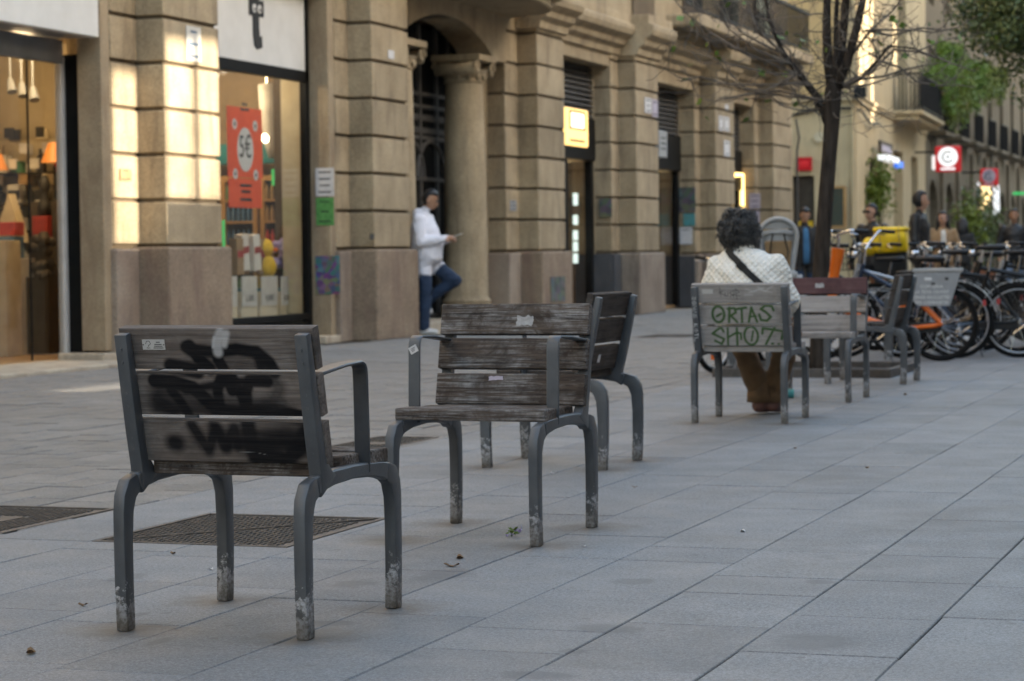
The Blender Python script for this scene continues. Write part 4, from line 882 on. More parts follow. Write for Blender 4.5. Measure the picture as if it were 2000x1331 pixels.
p = on_y(1993, 378, 80); b = MB(); b.box(-.25, .25, -.03, .03, -.05, .05); tag(b.build('green_cross_bar', 'neon_green', loc=p), 'thin green lit bar far along the street', 'sign')
y1_, z1_ = L2(1704, 300, .05), L2(1727, 283, .05); o = thing('brown_sign', 'brown shop board with white strip light above the arched door', 'sign', C2+Vector((.02, y1_[0], 0)), RZ2)
b = MB(); b.box(0, .08, 0, z1_[0]-y1_[0], y1_[1], z1_[1]); b.build('panel', 'shutter_brown', o); b = MB(); b.box(.08, .085, .2, z1_[0]-y1_[0]-.3, y1_[1]+.08, z1_[1]-.1); b.build('logo_patch', 'paper_lilac', o); b = MB(); b.box(0, .25, -.1, z1_[0]-y1_[0]+.1, y1_[1]-.17, y1_[1]-.04); b.build('strip_light', 'sign_white_glow', o)
yq, zq = L2(1754, 322, .05); b = MB(); b.box(-.1, .1, -.5, .5, -.09, .09); o = tag(b.build('blue_sign', 'sign_blue_glow', loc=C2+Vector((.02-math.sin(RZ2)*yq, yq, zq))), 'small blue lit sign over the pale door', 'sign')
q = on_y(1571, 321, 58.1); b = MB(); b.box(-.2, .2, -.06, 0, -.17, .17); o = tag(b.build('red_wall_sign', 'sign_red', loc=(q.x, 58.1, q.z), bevel=.01), 'red square sign with pink glow on the side wall', 'sign'); b = MB(); b.ell((0,-.065,0), (.12,.01,.09), 12, 6); b.build('logo_patch', 'sign_red_glow', o)
q = on_y(1574, 440, 58.3); b = MB(); b.box(-.19, .19, -.02, .02, -.16, .1); tag(b.build('yellow_shelf', 'plush_yellow', loc=(q.x, 58.25, q.z)), 'yellow shelf in the side window of the cream building', 'shelf')
q0, q1 = on_y(1622, 446, 58.05), on_y(1650, 364, 58.05); o = thing('notice_board', 'dark menu board in an orange timber frame on the cream wall', 'notice board', ((q0.x+q1.x)/2, 58.05, (q0.z+q1.z)/2)); hw, hh = (q1.x-q0.x)/2, (q1.z-q0.z)/2
b = MB(); b.box(-hw, hw, -.03, .02, -hh, hh); b.build('board', 'paper_dark', o)
for a in ((-hw-.03,-hw+.03,-hh,hh),(hw-.03,hw+.03,-hh,hh),(-hw+.03,hw-.03,hh-.05,hh+.01),(-hw+.03,hw-.03,-hh-.01,-hh+.05)): b = MB(); b.box(a[0],a[1],-.05,.03,a[2],a[3]); b.build('frame', 'timber', o)
q = on_y(1600, 268, 58.1); b = MB(); b.lathe([(.13,-.03),(.13,.03)], (0,0,0), 20, 'y'); tag(b.build('round_plate', 'cream_panel', loc=(q.x,58.1,q.z)), 'round pale plate on the cream side wall behind the tree', 'plaque')
q = on_y(1557, 350, 50.7); b = MB(); b.tube([(0,0,-2.5),(0,0,.6),(.05,0,.9),(-.02,0,1.3)], .025, 6); tag(b.build('cable_pipe', 'louver_grey', loc=q), 'thin grey pipe at the end corner of the stone building', 'pipe')

# ---------------------------------------------------------------- darker building farther on
C3 = Vector((-12.2, 75.7, 0)); RZ3 = R(1)
b3 = thing('arcaded_building', 'dark weathered stone building with arched ground floor and iron balconies', 'building', C3, RZ3)
hl = [(1.0+4*i, 3.2+4*i, 0, 3.3) for i in range(8)]
hole_wall(0, 34, 0, 4.6, hl, -.5, 0, 'ground_floor_wall', 'far_stone', b3)
for i in range(8):
    m = MB(); m.prism([(1.0+4*i,3.3)]+[(2.1+4*i-1.1*math.cos(math.pi*j/10), 3.3-.9+.9*math.sin(math.pi*j/10)) for j in range(11)]+[(3.2+4*i,3.3)], -.45, -.02, 'x'); m.build('arch_stone', 'far_stone', b3)
    m = MB(); m.box(-.62, -.51, .9+4*i, 3.3+4*i, 0, 3.4); m.build('shop_window', 'interior_dark' if i % 2 else 'window_dark', b3)
    m = MB(); m.box(0, .12, 0+4*i-.35, .35+4*i, 0, 4.5); m.build('pilaster', 'far_stone', b3, bevel=.02)
hu = [(1.3+4*i, 2.6+4*i, 4.9, 7.6) for i in range(8)]+[(1.3+4*i, 2.6+4*i, 9, 11.6) for i in range(8)]
hole_wall(0, 34, 4.6, 16, hu, -.5, -.01, 'upper_wall', 'far_stone', b3)
for (y0_, y1_, z0_, z1_) in hu:
    m = MB(); m.box(-.55, -.505, y0_-.1, y1_+.1, z0_, z1_); m.build('balcony_door', 'shutter_brown', b3)
    if z0_ < 6:
        m = MB(); m.box(0, .6, y0_-.5, y1_+.5, z0_-.2, z0_-.06); sl_ = m.build('balcony_slab', 'far_stone', b3, bevel=.02); m = MB(); m.box(.54, .58, y0_-.48, y1_+.48, z0_+.9, z0_+.95); rr_ = m.build('railing', 'iron_black', sl_)
        for j in range(18): m = MB(); y = y0_-.46+j*(y1_-y0_+.92)/17; m.tube([(.56,y,z0_-.06),(.56,y,z0_+.92)], .016, 4); m.build('baluster', 'iron_black', rr_)
        m = MB(); m.box(.50, .535, y0_-.4, y1_+.4, z0_, z0_+.85); m.build('privacy_panel', 'jacket_dark', rr_)
b4 = thing('far_building', 'plain brown building closing the view far down the street', 'building', (-13, 110, 0)); m = MB(); m.box(0, .5, 0, 60, 0, 16); m.build('facade', 'brown_render', b4)
for i in range(10): m = MB(); m.box(.5, .54, 2+5*i, 4+5*i, 0, 3); m.build('door', 'interior_dark', b4); m = MB(); m.box(.5, .54, 2+5*i, 3.6+5*i, 5, 7.5); m.build('window', 'window_dark', b4)
# potted greenery outside the far shops
for i, (px, py, h, w_) in enumerate(((1908,440,1.5,.55), (1893,450,1.1,.4), (1926,455,1.2,.5), (1716,370,1.0,.35))):
    y_ = (64, 62, 66, 60.2)[i]; p = on_y(px, py, y_); o = thing('potted_shrub', ['tall leafy shrub in a pot outside the far shops', 'low light green shrub behind the woman in tan', 'bushy shrub before the glowing far shop', 'climbing green plant beside the arched door'][i], 'shrub', (p.x, p.y, 0), 0, 'shrubs outside the far shops')
    m = MB(); m.lathe([(.2,0),(.28,.45),(.26,.46)], (0,0,0), 14); m.build('pot', 'terracotta', o); m = MB(); m.tube([(0,0,.3),(.03,0,p.z+h*.3)], .03, 6); m.build('stem', 'bark', o)
    m = MB(); leaves(m, [(random.gauss(0,w_*.5), random.gauss(0,w_*.5), p.z+random.gauss(0,h*.33)) for _ in range(900)], .15); m.build('foliage', 'leaf_dark' if i % 2 == 0 else 'leaf_hang', o)

# ---------------------------------------------------------------- bare street tree and evergreen
tb = on_g(1597, 733); tree = thing('street_tree', 'bare young street tree with forked dark trunk and a few green buds', 'tree', (tb.x, tb.y, 0)); TY = tb.y
def tp(px, py, dy=0.0): q = on_y(px, py, TY+dy); return Vector((q.x-tb.x, dy, q.z))
m = MB(); m.tube([Vector((0,0,-.02)), Vector((0,0,.1)), tp(1602,540), tp(1612,400), tp(1620,300), tp(1625,235), tp(1627,180), tp(1629,150)], [.085,.068,.064,.062,.060,.064,.070,.05], 14); m.build('trunk', 'bark', tree, smooth=True)
limbs = [[(1627,190),(1618,130),(1614,60),(1616,-20),(1618,-120)], [(1628,185),(1640,120),(1648,50),(1655,-30),(1664,-150)], [(1630,180),(1655,120),(1672,60),(1688,-10),(1710,-120)],
         [(1616,238),(1600,195),(1560,145),(1530,105),(1502,40),(1490,-40)], [(1640,172),(1680,155),(1715,118),(1735,90),(1790,95)], [(1627,175),(1632,110),(1633,30),(1640,-80)]]
rad = [[.046,.04,.036,.03,.02], [.046,.04,.036,.03,.02], [.044,.038,.034,.028,.02], [.04,.034,.028,.022,.016,.01], [.02,.016,.012,.009,.005], [.03,.024,.02,.012]]
twig = MB(); random.seed(11); tips = []
def grow(p, d, r_, ln, lev):
    pts = [Vector(p)]; rr_ = [r_]; d = Vector(d).normalized(); n = 5
    for j in range(n):
        d = (d+Vector((random.gauss(0,.28), random.gauss(0,.28), random.gauss(.05,.25)))).normalized(); pts.append(pts[-1]+d*ln/n); rr_.append(max(.0022, r_*(1-.75*(j+1)/n)))
    twig.tube(pts, rr_, 4 if lev else 5); tips.append(pts[-1])
    if lev < 3:
        for j in range(random.choice((1,2,2))):
            i_ = random.randint(1, n); dd = (d+Vector((random.gauss(0,.8), random.gauss(0,.8), random.gauss(.1,.6)))); grow(pts[i_], dd, rr_[i_]*.75, ln*random.uniform(.5,.8), lev+1)
for L_, r_ in zip(limbs, rad):
    pts = [tp(a, c_, (random.uniform(-.15,.15) if j else 0)) for j, (a, c_) in enumerate(L_)]; m = MB(); m.tube(pts, r_, 9); m.build('limb', 'bark', tree, smooth=True)
    for j in range(1, len(pts)):
        for q in range(3):
            t = random.random(); p = pts[j-1].lerp(pts[j], t); d = Vector((random.gauss(0,1), random.gauss(0,.8), random.gauss(.25,.5))); grow(p, d, .0075, random.uniform(.25,.6), 1)
for LL in ([(1565,150),(1500,122),(1440,96),(1385,62),(1335,22),(1310,-10)], [(1580,162),(1500,166),(1425,166),(1365,150),(1330,160)], [(1545,125),(1480,100),(1425,58),(1395,10)], [(1640,172),(1700,142),(1745,98),(1800,102),(1870,128),(1905,140)], [(1690,60),(1740,70),(1800,55),(1850,60)], [(1600,195),(1520,178),(1450,186),(1400,196)], [(1530,105),(1480,60),(1460,10),(1440,-40)], [(1655,120),(1700,60),(1745,20),(1780,-30)]):
    pts = [tp(a, c_, .12*math.sin(j*1.7+a)) for j, (a, c_) in enumerate(LL)]; n_ = len(pts); twig.tube(pts, [.013*(1-.8*j/n_) for j in range(n_)], 6)
    for j in range(1, n_):
        for q in range(2): grow(pts[j-1].lerp(pts[j], random.random()), Vector((random.gauss(0,1), random.gauss(0,.6), random.gauss(.15,.7))), .0055, random.uniform(.18,.42), 1)
for (a, c_, d0) in ((1560,145,(-1,.1,.15)), (1530,105,(-1,-.2,.25)), (1600,195,(-1,.2,-.05)), (1545,125,(-.9,.2,.0)), (1640,172,(1,.1,.5)), (1680,155,(1,0,.2)), (1715,118,(1,.2,.1)), (1625,215,(-.8,.1,.6)), (1690,60,(1,.1,.1)), (1502,40,(-1,0,.1)), (1560,145,(-.9,-.1,-.12))):
    grow(tp(a, c_), d0, .011, random.uniform(.6,1.0), 0)
twig.build('twigs', 'twig', tree)
m = MB(); leaves(m, [t + Vector((0,0,-.02)) for t in random.sample(tips, min(70, len(tips)))], .075, 0, .8); m.build('young_leaves', 'leaf_fresh', tree)
# tree pit frame and posts
x0_, x1_, y0_, y1_ = tb.x-.78, tb.x+.66, tb.y-.05-.35, tb.y+.95
fr = thing('tree_pit_frame', 'low dark steel frame around the bare tree pit', 'tree surround', ((x0_+x1_)/2, (y0_+y1_)/2, 0)); hw, hl_ = (x1_-x0_)/2, (y1_-y0_)/2
for q in ((-hw,hw,-hl_,-hl_+.04),(-hw,hw,hl_-.04,hl_),(-hw,-hw+.04,-hl_+.04,hl_-.04),(hw-.04,hw,-hl_+.04,hl_-.04)): b = MB(); b.box(*q, -.01, .07); b.build('frame_bar', 'iron_cover', fr, bevel=.004)
b = MB(); b.box(-hw+.041, hw-.041, -hl_+.041, hl_-.041, -.01, .02); b.build('soil', 'joint_dirt', fr)
for i, (px, py) in enumerate(((1429,730), (1736,717))):
    p = on_g(px, py); b = MB(); b.box(-.035, .035, -.03, .03, -.02, .5+.1*i); tag(b.build('steel_post', 'painted_metal', loc=(p.x, p.y, 0), bevel=.006), ['short grey steel post at the street side of the tree pit', 'grey steel post by the parked bicycles'][i], 'post')
# evergreen reaching in from outside the picture
ec = on_y(2010, 20, 29.5); eg = thing('evergreen_tree', 'evergreen street tree whose sunlit crown hangs over the street', 'tree', (ec.x+1.3, 29.9, 0))
m = MB(); m.tube([(0,0,-.02),(.02,0,1.2),(-.05,0,2.6),(-.3,-.1,3.8),(-.6,-.2,5.0)], [.12,.1,.09,.07,.04], 12); m.build('trunk', 'bark', eg, smooth=True)
cx, cy, cz = ec.x-eg.location.x, ec.y-29.9, ec.z
m = MB(); P_ = []
cl = [(random.gauss(.55,.6), random.gauss(0,.55), random.gauss(.5,.5)) for _ in range(60)]+[(random.uniform(-.78,.3), random.gauss(0,.4), random.uniform(-.35,.6)) for _ in range(55)]+[(random.uniform(-.4,.2), random.gauss(0,.3), random.uniform(-.7,-.2)) for _ in range(14)]+[(-.55,0,-.1),(-.62,.1,.1),(-.4,-.1,.3),(-.3,0,-.2),(-.05,0,-.75),(-.1,.05,-.95),(.05,0,-.5)]
for c_ in cl:
    if c_[0] < -.8 or c_[2] < -1.05 or (c_[0] < -.25 and c_[2] < -.45): continue
    for _ in range(120): P_.append((cx+c_[0]+random.gauss(0,.14), cy+c_[1]+random.gauss(0,.14), cz+c_[2]+random.gauss(0,.12)))
leaves(m, P_, .075, .2, .5); m.build('crown', 'leaf_dark', eg)
for j in range(9): b = MB(); c_ = cl[j*7]; b.tube([(-.4,-.1,4.0), (cx+c_[0]*.5, cy+c_[1]*.5, cz+c_[2]*.6+.2), (cx+c_[0], cy+c_[1], cz+c_[2])], [.03,.018,.006], 6); b.build('limb', 'bark', eg)
# ---------------------------------------------------------------- chairs
random.seed(3)
PT = [(-.286,0),(-.2915,.12),(-.2925,.24),(-.2895,.322),(-.2815,.356),(-.264,.384),(-.228,.397)]
PR = [(-.228,.397),(-.19,.405),(-.12,.412),(0,.416),(.12,.412),(.19,.405),(.228,.397)]
def mid(p, q, t): return p+(q-p)*t
def slat_frame(zc):    # centre of a back slat at height zc: (v, tilt vector, normal)
    sl = -.088/.40; t = Vector((0, sl, 1)).normalized(); n = Vector((0, t.z, -t.y)); vpost = -.19+(zc-.40)*sl; return Vector((0, vpost, zc))+n*.036, t, n
def paint_mask(strokes, u, z):
    a = np.zeros_like(u); col = np.zeros(u.shape+(3,))
    for (pts, wd, soft, c, op_) in strokes:
        d = np.full(u.shape, 9.0)
        if len(pts) == 1: d = np.hypot(u-pts[0][0], z-pts[0][1])
        for (x0, y0), (x1, y1) in zip(pts, pts[1:]):
            dx, dy = x1-x0, y1-y0; L_ = dx*dx+dy*dy+1e-12; t = np.clip(((u-x0)*dx+(z-y0)*dy)/L_, 0, 1); d = np.minimum(d, np.hypot(u-x0-t*dx, z-y0-t*dy))
        m = np.clip((wd/2+soft/2-d)/max(soft, 1e-4), 0, 1)*op_; m = m*m*(3-2*m)
        col = col*(1-m[..., None])+np.array(c)*m[..., None]; a = np.maximum(a, a*(1-m)+m)
    return a, np.where(a[..., None] > 1e-4, col/np.maximum(a, 1e-4)[..., None], 0)
def painted_slat(name, mat, parent, W_, Hh, th, zc, strokes, res=.0025):
    """slat lying in its own frame: x along the chair width, y normal (rear side -), z up the slat; rear face is a fine grid that carries the spray paint"""
    nx, nz = int(W_/res), int(Hh/res); xs = np.linspace(-W_/2, W_/2, nx+1); zs_ = np.linspace(-Hh/2, Hh/2, nz+1); X_, Z_ = np.meshgrid(xs, zs_); e = .004
    ed = np.minimum(np.minimum(X_+W_/2, W_/2-X_), np.minimum(Z_+Hh/2, Hh/2-Z_)); Y_ = -th/2+np.clip((e-ed)/e, 0, 1)**2*e*.8
    v = np.stack([X_, Y_, Z_], -1).reshape(-1, 3); idx = np.arange((nx+1)*(nz+1)).reshape(nz+1, nx+1)
    f = np.stack([idx[:-1, :-1], idx[:-1, 1:], idx[1:, 1:], idx[1:, :-1]], -1).reshape(-1, 4).tolist(); o_ = len(v)
    v = np.vstack([v, [(-W_/2,th/2,-Hh/2),(W_/2,th/2,-Hh/2),(W_/2,th/2,Hh/2),(-W_/2,th/2,Hh/2)]]); B = [o_, o_+1, o_+2, o_+3]
    f += [(B[0], B[3], B[2], B[1]), [B[0], B[1]]+idx[0, ::-1].tolist(), [B[2], B[3]]+idx[-1, :].tolist(), [B[3], B[0]]+idx[:, 0].tolist(), [B[1], B[2]]+idx[::-1, -1].tolist()]
    me = bpy.data.meshes.new(name); me.from_pydata(v.tolist(), [], f); me.materials.append(M[mat])
    a, c = paint_mask(strokes, X_, Z_+zc); nv = len(v)
    aa = np.zeros(nv); aa[:a.size] = a.ravel(); cc = np.zeros((nv, 4)); cc[:a.size, :3] = c.reshape(-1, 3); cc[:, 3] = 1
    me.attributes.new('pa', 'FLOAT', 'POINT').data.foreach_set('value', aa.astype(np.float32)); me.attributes.new('pc', 'FLOAT_COLOR', 'POINT').data.foreach_set('color', cc.astype(np.float32).ravel()); me.update()
    return link(name, me, parent)
def chair(loc, th, label, woods, paint=None, seat_wood=None, top_wood=None):
    o = thing('street_chair', label, 'chair', (loc[0], loc[1], 0), -th, 'wooden street chairs')
    for s in (-1, 1):
        u = s*.269
        for e in (-1, 1):
            b = MB(); b.sweep([(u, e*-v, z) for v, z in PT], [.047,.048,.050,.056,.064,.064,.053], [.036]*5+[.036,.034], (1,0,0)); b.build('rear_leg' if e > 0 else 'front_leg', 'painted_metal', o, bevel=.006, seg=2, smooth=40).name = 'leg'
        b = MB(); b.sweep([(u, v, z) for v, z in PR], [.053,.048,.041,.038,.041,.048,.053], .034, (1,0,0)); b.build('seat_rail', 'painted_metal', o, bevel=.005, smooth=40)
        b = MB(); b.sweep([(u,-.165,.392),(u,-.178,.415),(u,-.195,.45),(u,-.218,.53),(u,-.248,.66),(u,-.279,.803)], [.11,.075,.050,.043,.037,.030], .038, (1,0,0)); post = b.build('back_post', 'painted_metal', o, bevel=.005, seg=2, smooth=40)
        for z in (.76,.725,.64,.605,.52,.485):
            c, t, n = slat_frame(z); b = MB(); q = c-n*(.036+.021); b.lathe([(.0035,-.001),(.0035,.002)], (u, q.y, z), 8, 'y'); b.build('bolt', 'painted_metal', post)
        b = MB(); b.sweep([(u-s*.004,.099,.405),(u-s*.004,.097,.52),(u-s*.004,.092,.66),(u-s*.004,.089,.692),(u-s*.004,.080,.706),(u-s*.004,.062,.713),(u-s*.004,-.04,.709),(u-s*.004,-.205,.692)], .009, .046, (1,0,0)); b.build('armrest', 'painted_metal', o, bevel=.003, smooth=40)
    zl = (.757, .632, .503)
    for i, z in enumerate(zl):
        c, t, n = slat_frame(z); wn = (top_wood if (i == 0 and top_wood) else woods)
        if paint: sl_ = painted_slat('back_slat', wn, o, .582, .114, .036, z, paint)
        else: b = MB(); b.box(-.291, .291, -.018, .018, -.057, .057); sl_ = b.build('back_slat', wn, o, bevel=.005, seg=2)
        sl_.matrix_local = Matrix(((1,0,0,c.x),(0,n.y,t.y,c.y),(0,n.z,t.z,c.z),(0,0,0,1)))
    for i in range(3):
        b = MB(); d0, d1 = ((-.165,-.045),(-.036,.087),(.109,.232))[i]; hw_ = (.246,.262,.284)[i]; b.box(-hw_, hw_, d0, d1, -.021, .021); s_ = b.build('seat_slat', seat_wood or woods, o, bevel=.006, seg=2); s_.location.z = .436+.004*i
    return o
def CA(cx, cy): return ((cx-(431+(cy-80)*.108))/1352, .81-(cy-60)/1457)     # scribble survey of the front chair
def CD(cx, cy): return ((cx-478)/1475, .69-(cy-880)/1490)
K = (.006,.006,.007); G_ = (.04,.085,.025); W_c = (.42,.41,.40)
def st(f, pts, wd, sf, c, op_=1.0, sc=1352): return ([f(*p) for p in pts], wd/sc, sf/sc, c, op_)
def ring(cx, cy, rx, ry): return [(cx+rx*math.cos(a*math.pi/12), cy+ry*math.sin(a*math.pi/12)) for a in range(25)]
pa = [st(CA, p, w_*1.22, s_*1.0, K, min(1, o_*1.06)) for p, w_, s_, o_ in [
    ([(210,300),(420,350),(690,375)], 75, 60, .62), ([(190,375),(430,385)], 40, 40, .7), ([(560,500),(780,490)], 95, 60, .72), ([(340,500),(520,500)], 70, 60, .45), ([(350,190),(620,200)], 50, 60, .4),
    ([(315,130),(330,140),(430,150),(520,138),(600,150),(650,190),(670,225)], 40, 16, .96), ([(330,125),(365,175),(410,215)], 40, 14, .95), ([(445,180),(470,225),(500,300)], 38, 14, .97), ([(250,205),(310,215),(360,225)], 46, 18, .95), ([(600,150),(620,215)], 36, 22, .85),
    ([(180,262),(260,268),(340,290),(400,345),(440,385),(560,390),(700,388),(780,402)], 44, 14, .97), ([(250,300),(290,350),(320,400)], 34, 18, .9), ([(455,245),(440,300),(450,370)], 36, 16, .95), ([(500,250),(545,330),(560,385),(555,300),(570,260),(640,262)], 40, 16, .97), ([(660,260),(690,290),(660,350),(600,370)], 52, 40, .55),
    ([(190,340),(260,385)], 70, 60, .75), ([(310,300),(420,280),(540,262)], 26, 20, .9), ([(600,385),(760,410)], 34, 20, .95),
    ([(255,512),(270,515)], 56, 40, .85), ([(330,435),(365,490),(400,540),(430,450),(470,530),(505,450),(520,520)], 40, 26, .8), ([(560,425),(575,520),(590,565),(650,560),(720,575),(765,530),(795,460)], 52, 26, .92), ([(600,520),(700,490),(760,500)], 60, 50, .7), ([(420,430),(480,520)], 46, 36, .7)]]
pa += [([CA(455,75), CA(440,110), CA(445,150)], .030, .012, W_c, .7), ([CA(480,75), CA(470,120)], .020, .012, W_c, .75), ([CA(430,90), CA(425,130)], .008, .006, W_c, .7), ([CA(525,545), CA(560,546), CA(600,548), CA(640,556)], .0012, .0015, W_c, .5)]
pd = [st(CD, p, w_, 7, G_, .93, 1475) for p, w_ in [
    (ring(275,960,52,72), 24), ([(260,978),(300,955)], 22), ([(378,902),(366,1030)], 24), ([(362,912),(420,905),(432,945),(380,975)], 22), ([(388,975),(438,1030)], 22), ([(440,915),(525,900)], 24), ([(485,910),(482,1032)], 22), ([(572,900),(542,1030)], 22), ([(570,900),(616,1030)], 22), ([(548,985),(608,978)], 18),
    ([(765,925),(752,890),(695,882),(655,915),(700,945),(738,985),(702,1020),(650,1012),(637,965)], 24), ([(312,1112),(290,1072),(212,1130),(312,1180),(290,1226),(232,1195)], 22), ([(350,1072),(345,1232)], 20), ([(432,1075),(428,1236)], 22), ([(345,1168),(430,1120),(465,1132),(465,1180)], 20),
    (ring(555,1150,60,82), 22), ([(575,1110),(556,1195)], 18), ([(655,1132),(662,1082),(842,1112),(822,1180)], 22), ([(772,1066),(682,1226)], 22), ([(735,1222),(745,1222)], 20), ([(790,1226),(800,1226)], 18)]]
pd += [st(CD, p, 5, 3, (.03,.03,.03), .85, 1475) for p in ([(300,720),(308,805)], [(285,775),(330,755),(300,765),(345,800)], [(345,770),(350,800),(370,800),(372,765)], [(410,760),(385,775),(410,790),(388,808)], [(425,745),(420,810)], [(450,830),(440,735),(475,770),(405,790),(480,800)])]
pd += [st(CD, p, 12, 14, (.5,.49,.48), .55, 1475) for p in ([(530,740),(600,760),(690,730)], [(560,770),(640,745),(760,770)], [(640,720),(700,760),(770,715)], [(520,790),(590,790)])]
chA = chair((-2.80, 5.955), R(1.79), 'weathered street chair with black spray scribble over its back slats', 'wood_grey', pa, 'wood_brown')
chB = chair((-2.836, 7.988), R(182.2), 'brown street chair facing the scribbled one, torn white paper on its top slat', 'wood_brown')
chC = chair((-3.467, 10.76), R(-88.6), 'dark street chair turned to the shops behind the brown one', 'wood_dark')
chD = chair((-3.263, 13.79), R(.12), 'pale street chair with green lettering ORTAS SHOT, woman seated on it', 'wood_pale', pd)
chE = chair((-3.272, 15.806), R(181.2), 'grey street chair with dark red top slat facing the lettered chair', 'wood_pale', None, None, 'wood_red')
chF = chair((-3.295, 17.953), R(-88.7), 'dark brown street chair beside the parked bicycles', 'wood_dark')
def on_slat(ch, i, u, dz, front, mb, name, mat):
    sl_ = [c for c in ch.children if c.name.startswith('back_slat')][i]; o = mb.build(name, mat, sl_); o.location = (u, (.0185 if front else -.0185), dz); return o
def plate(w_, h_): b = MB(); b.box(-w_/2, w_/2, -.0012, .0012, -h_/2, h_/2); return b
pl = on_slat(chA, 0, -.187, .012, False, plate(.068, .028), 'metal_plate', 'frame_white')
for dx in (-.031,.031): b = MB(); b.lathe([(.002,-.0025),(.002,-.0012)], (dx,0,0), 8, 'y'); b.build('screw', 'iron_cover', pl)
for dx, dz, w_ in ((.014,.007,.012),(.014,.001,.022),(.014,-.004,.026),(.014,-.009,.030)): b = MB(); b.box(dx-w_/2, dx+w_/2, -.0016, -.0012, dz-.0012, dz+.0010); b.build('engraved_line', 'ink', pl)
b = MB(); b.sweep([(-.024,-.0014,.002),(-.020,-.0014,.010),(-.012,-.0014,.010),(-.009,-.0014,.003),(-.012,-.0014,-.001),(-.016,-.0014,-.001),(-.016,-.0014,-.006)], .0016, .0004, (0,1,0)); b.build('tree_mark', 'ink', pl); text_mesh('FSC', .007, 'engraved_text', 'ink', pl, frame_face_my(-.016, -.0014, -.0095), .0002)
on_slat(chD, 0, -.195, .015, False, plate(.066, .026), 'metal_plate', 'frame_white')
def scrap(w_, h_, sd_):
    rr = random.Random(sd_); pts = []
    for (x0, z0), (x1, z1) in (((-1,-1),(1,-1)), ((1,-1),(1,1)), ((1,1),(-1,1)), ((-1,1),(-1,-1))):
        for j in range(6): t = j/6; pts.append(((x0+(x1-x0)*t)*w_/2+rr.uniform(-.1,.1)*h_, (z0+(z1-z0)*t)*h_/2*(1+.25*x0*.3)+rr.uniform(-.13,.13)*h_))
    b = MB(); b.prism(pts, -.0005, .0005, 'y'); return b
# chair B is seen from its front: +u of the chair lies to the viewer's left
on_slat(chB, 0, -.045, -.008, True, scrap(.066, .034, 2), 'torn_paper', 'paper_worn'); on_slat(chB, 2, .055, .038, True, scrap(.055, .014, 5), 'sticker_remnant', 'paper_lilac')
on_slat(chE, 0, .035, .0, True, scrap(.06, .03, 9), 'torn_paper', 'paper_worn')
on_slat(chC, 2, -.03, .0, False, scrap(.035, .035, 4), 'round_sticker', 'paper'); on_slat(chC, 0, -.235, .03, False, plate(.05,.022), 'metal_plate', 'frame_grey')
arms = [c for c in chB.children if c.name.startswith('armrest')]
b = MB(); b.box(-.016, .016, -.0006, .0006, -.013, .013); s_ = b.build('sticker', 'paper', arms[1]); s_.location = (.266,.0985,.668); s_.rotation_euler = (0, R(28), 0)
for j in range(3): b = MB(); b.box(-.009+.003*j, .009, .0006, .001, .004-.005*j, .006-.005*j); b.build('sticker_text', 'ink', s_)
# white pen writing down the left post of the lettered chair
posts = [c for c in chD.children if c.name.startswith('back_post')]
zz_ = .74
for j, gl in enumerate('ZONAB KOTL'):
    z = .735-j*.027
    if gl == ' ': continue
    q = {'Z':[(-1,1),(1,.6),(-1,-.6),(1,-1)],'O':[(0,1),(1,0),(0,-1),(-1,0),(0,1)],'N':[(-1,-1),(-1,1),(1,-1),(1,1)],'A':[(-1,-1),(0,1),(1,-1)],'B':[(-1,-1),(-1,1),(.8,.5),(-.6,0),(1,-.5),(-1,-1)],'K':[(-1,1),(-1,-1),(-1,0),(1,1),(-1,0),(1,-1)],'T':[(-1,1),(1,1),(0,1),(0,-1)],'L':[(-1,1),(-1,-1),(1,-1)]}[gl]
    c, t, n = slat_frame(z); pp_ = c-n*(.036+.0195)
    b = MB(); b.tube([(-.269+(y_)*.011, pp_.y-.003+x_*.0024, z+x_*-.010) for x_, y_ in q], .0016, 4); b.build('pen_letter', 'white_print', posts[0])
# ---------------------------------------------------------------- bicycles
random.seed(5)
def wheel(o, x, r_=.34, tyre_w=.021, rim='black_paint', reflect=None):
    b = MB(); n = 40
    b.tube([(x+r_*math.cos(2*math.pi*j/n)*.94, 0, r_+r_*.94*math.sin(2*math.pi*j/n)) for j in range(n)], tyre_w, 8, closed=True); w_ = b.build('wheel', 'rubber', o, smooth=True)
    b = MB(); b.tube([(x+r_*.865*math.cos(2*math.pi*j/n), 0, r_+r_*.865*math.sin(2*math.pi*j/n)) for j in range(n)], .012, 6, closed=True, flat=.8); b.build('rim', rim, w_, smooth=True)
    b = MB()
    for j in range(24): a = 2*math.pi*j/24; b.tube([(x+.02*math.cos(a+.8), .02*(-1)**j, r_+.02*math.sin(a+.8)), (x+r_*.86*math.cos(a), 0, r_+r_*.86*math.sin(a))], .0013, 3)
    tag(b.build('spokes', 'steel', w_), kind='stuff')
    b = MB(); b.lathe([(.016,-.05),(.026,-.03),(.018,0),(.026,.03),(.016,.05)], (x,0,r_), 12, 'y'); b.build('hub', 'steel', w_, smooth=40)
    if reflect:
        for a in (.6, 2.7, 4.8): b = MB(); b.box(x+.2*math.cos(a)-.02, x+.2*math.cos(a)+.02, -.012, .012, r_+.2*math.sin(a)-.03, r_+.2*math.sin(a)+.03); b.build('reflector', 'orange_paint', w_)
    return w_
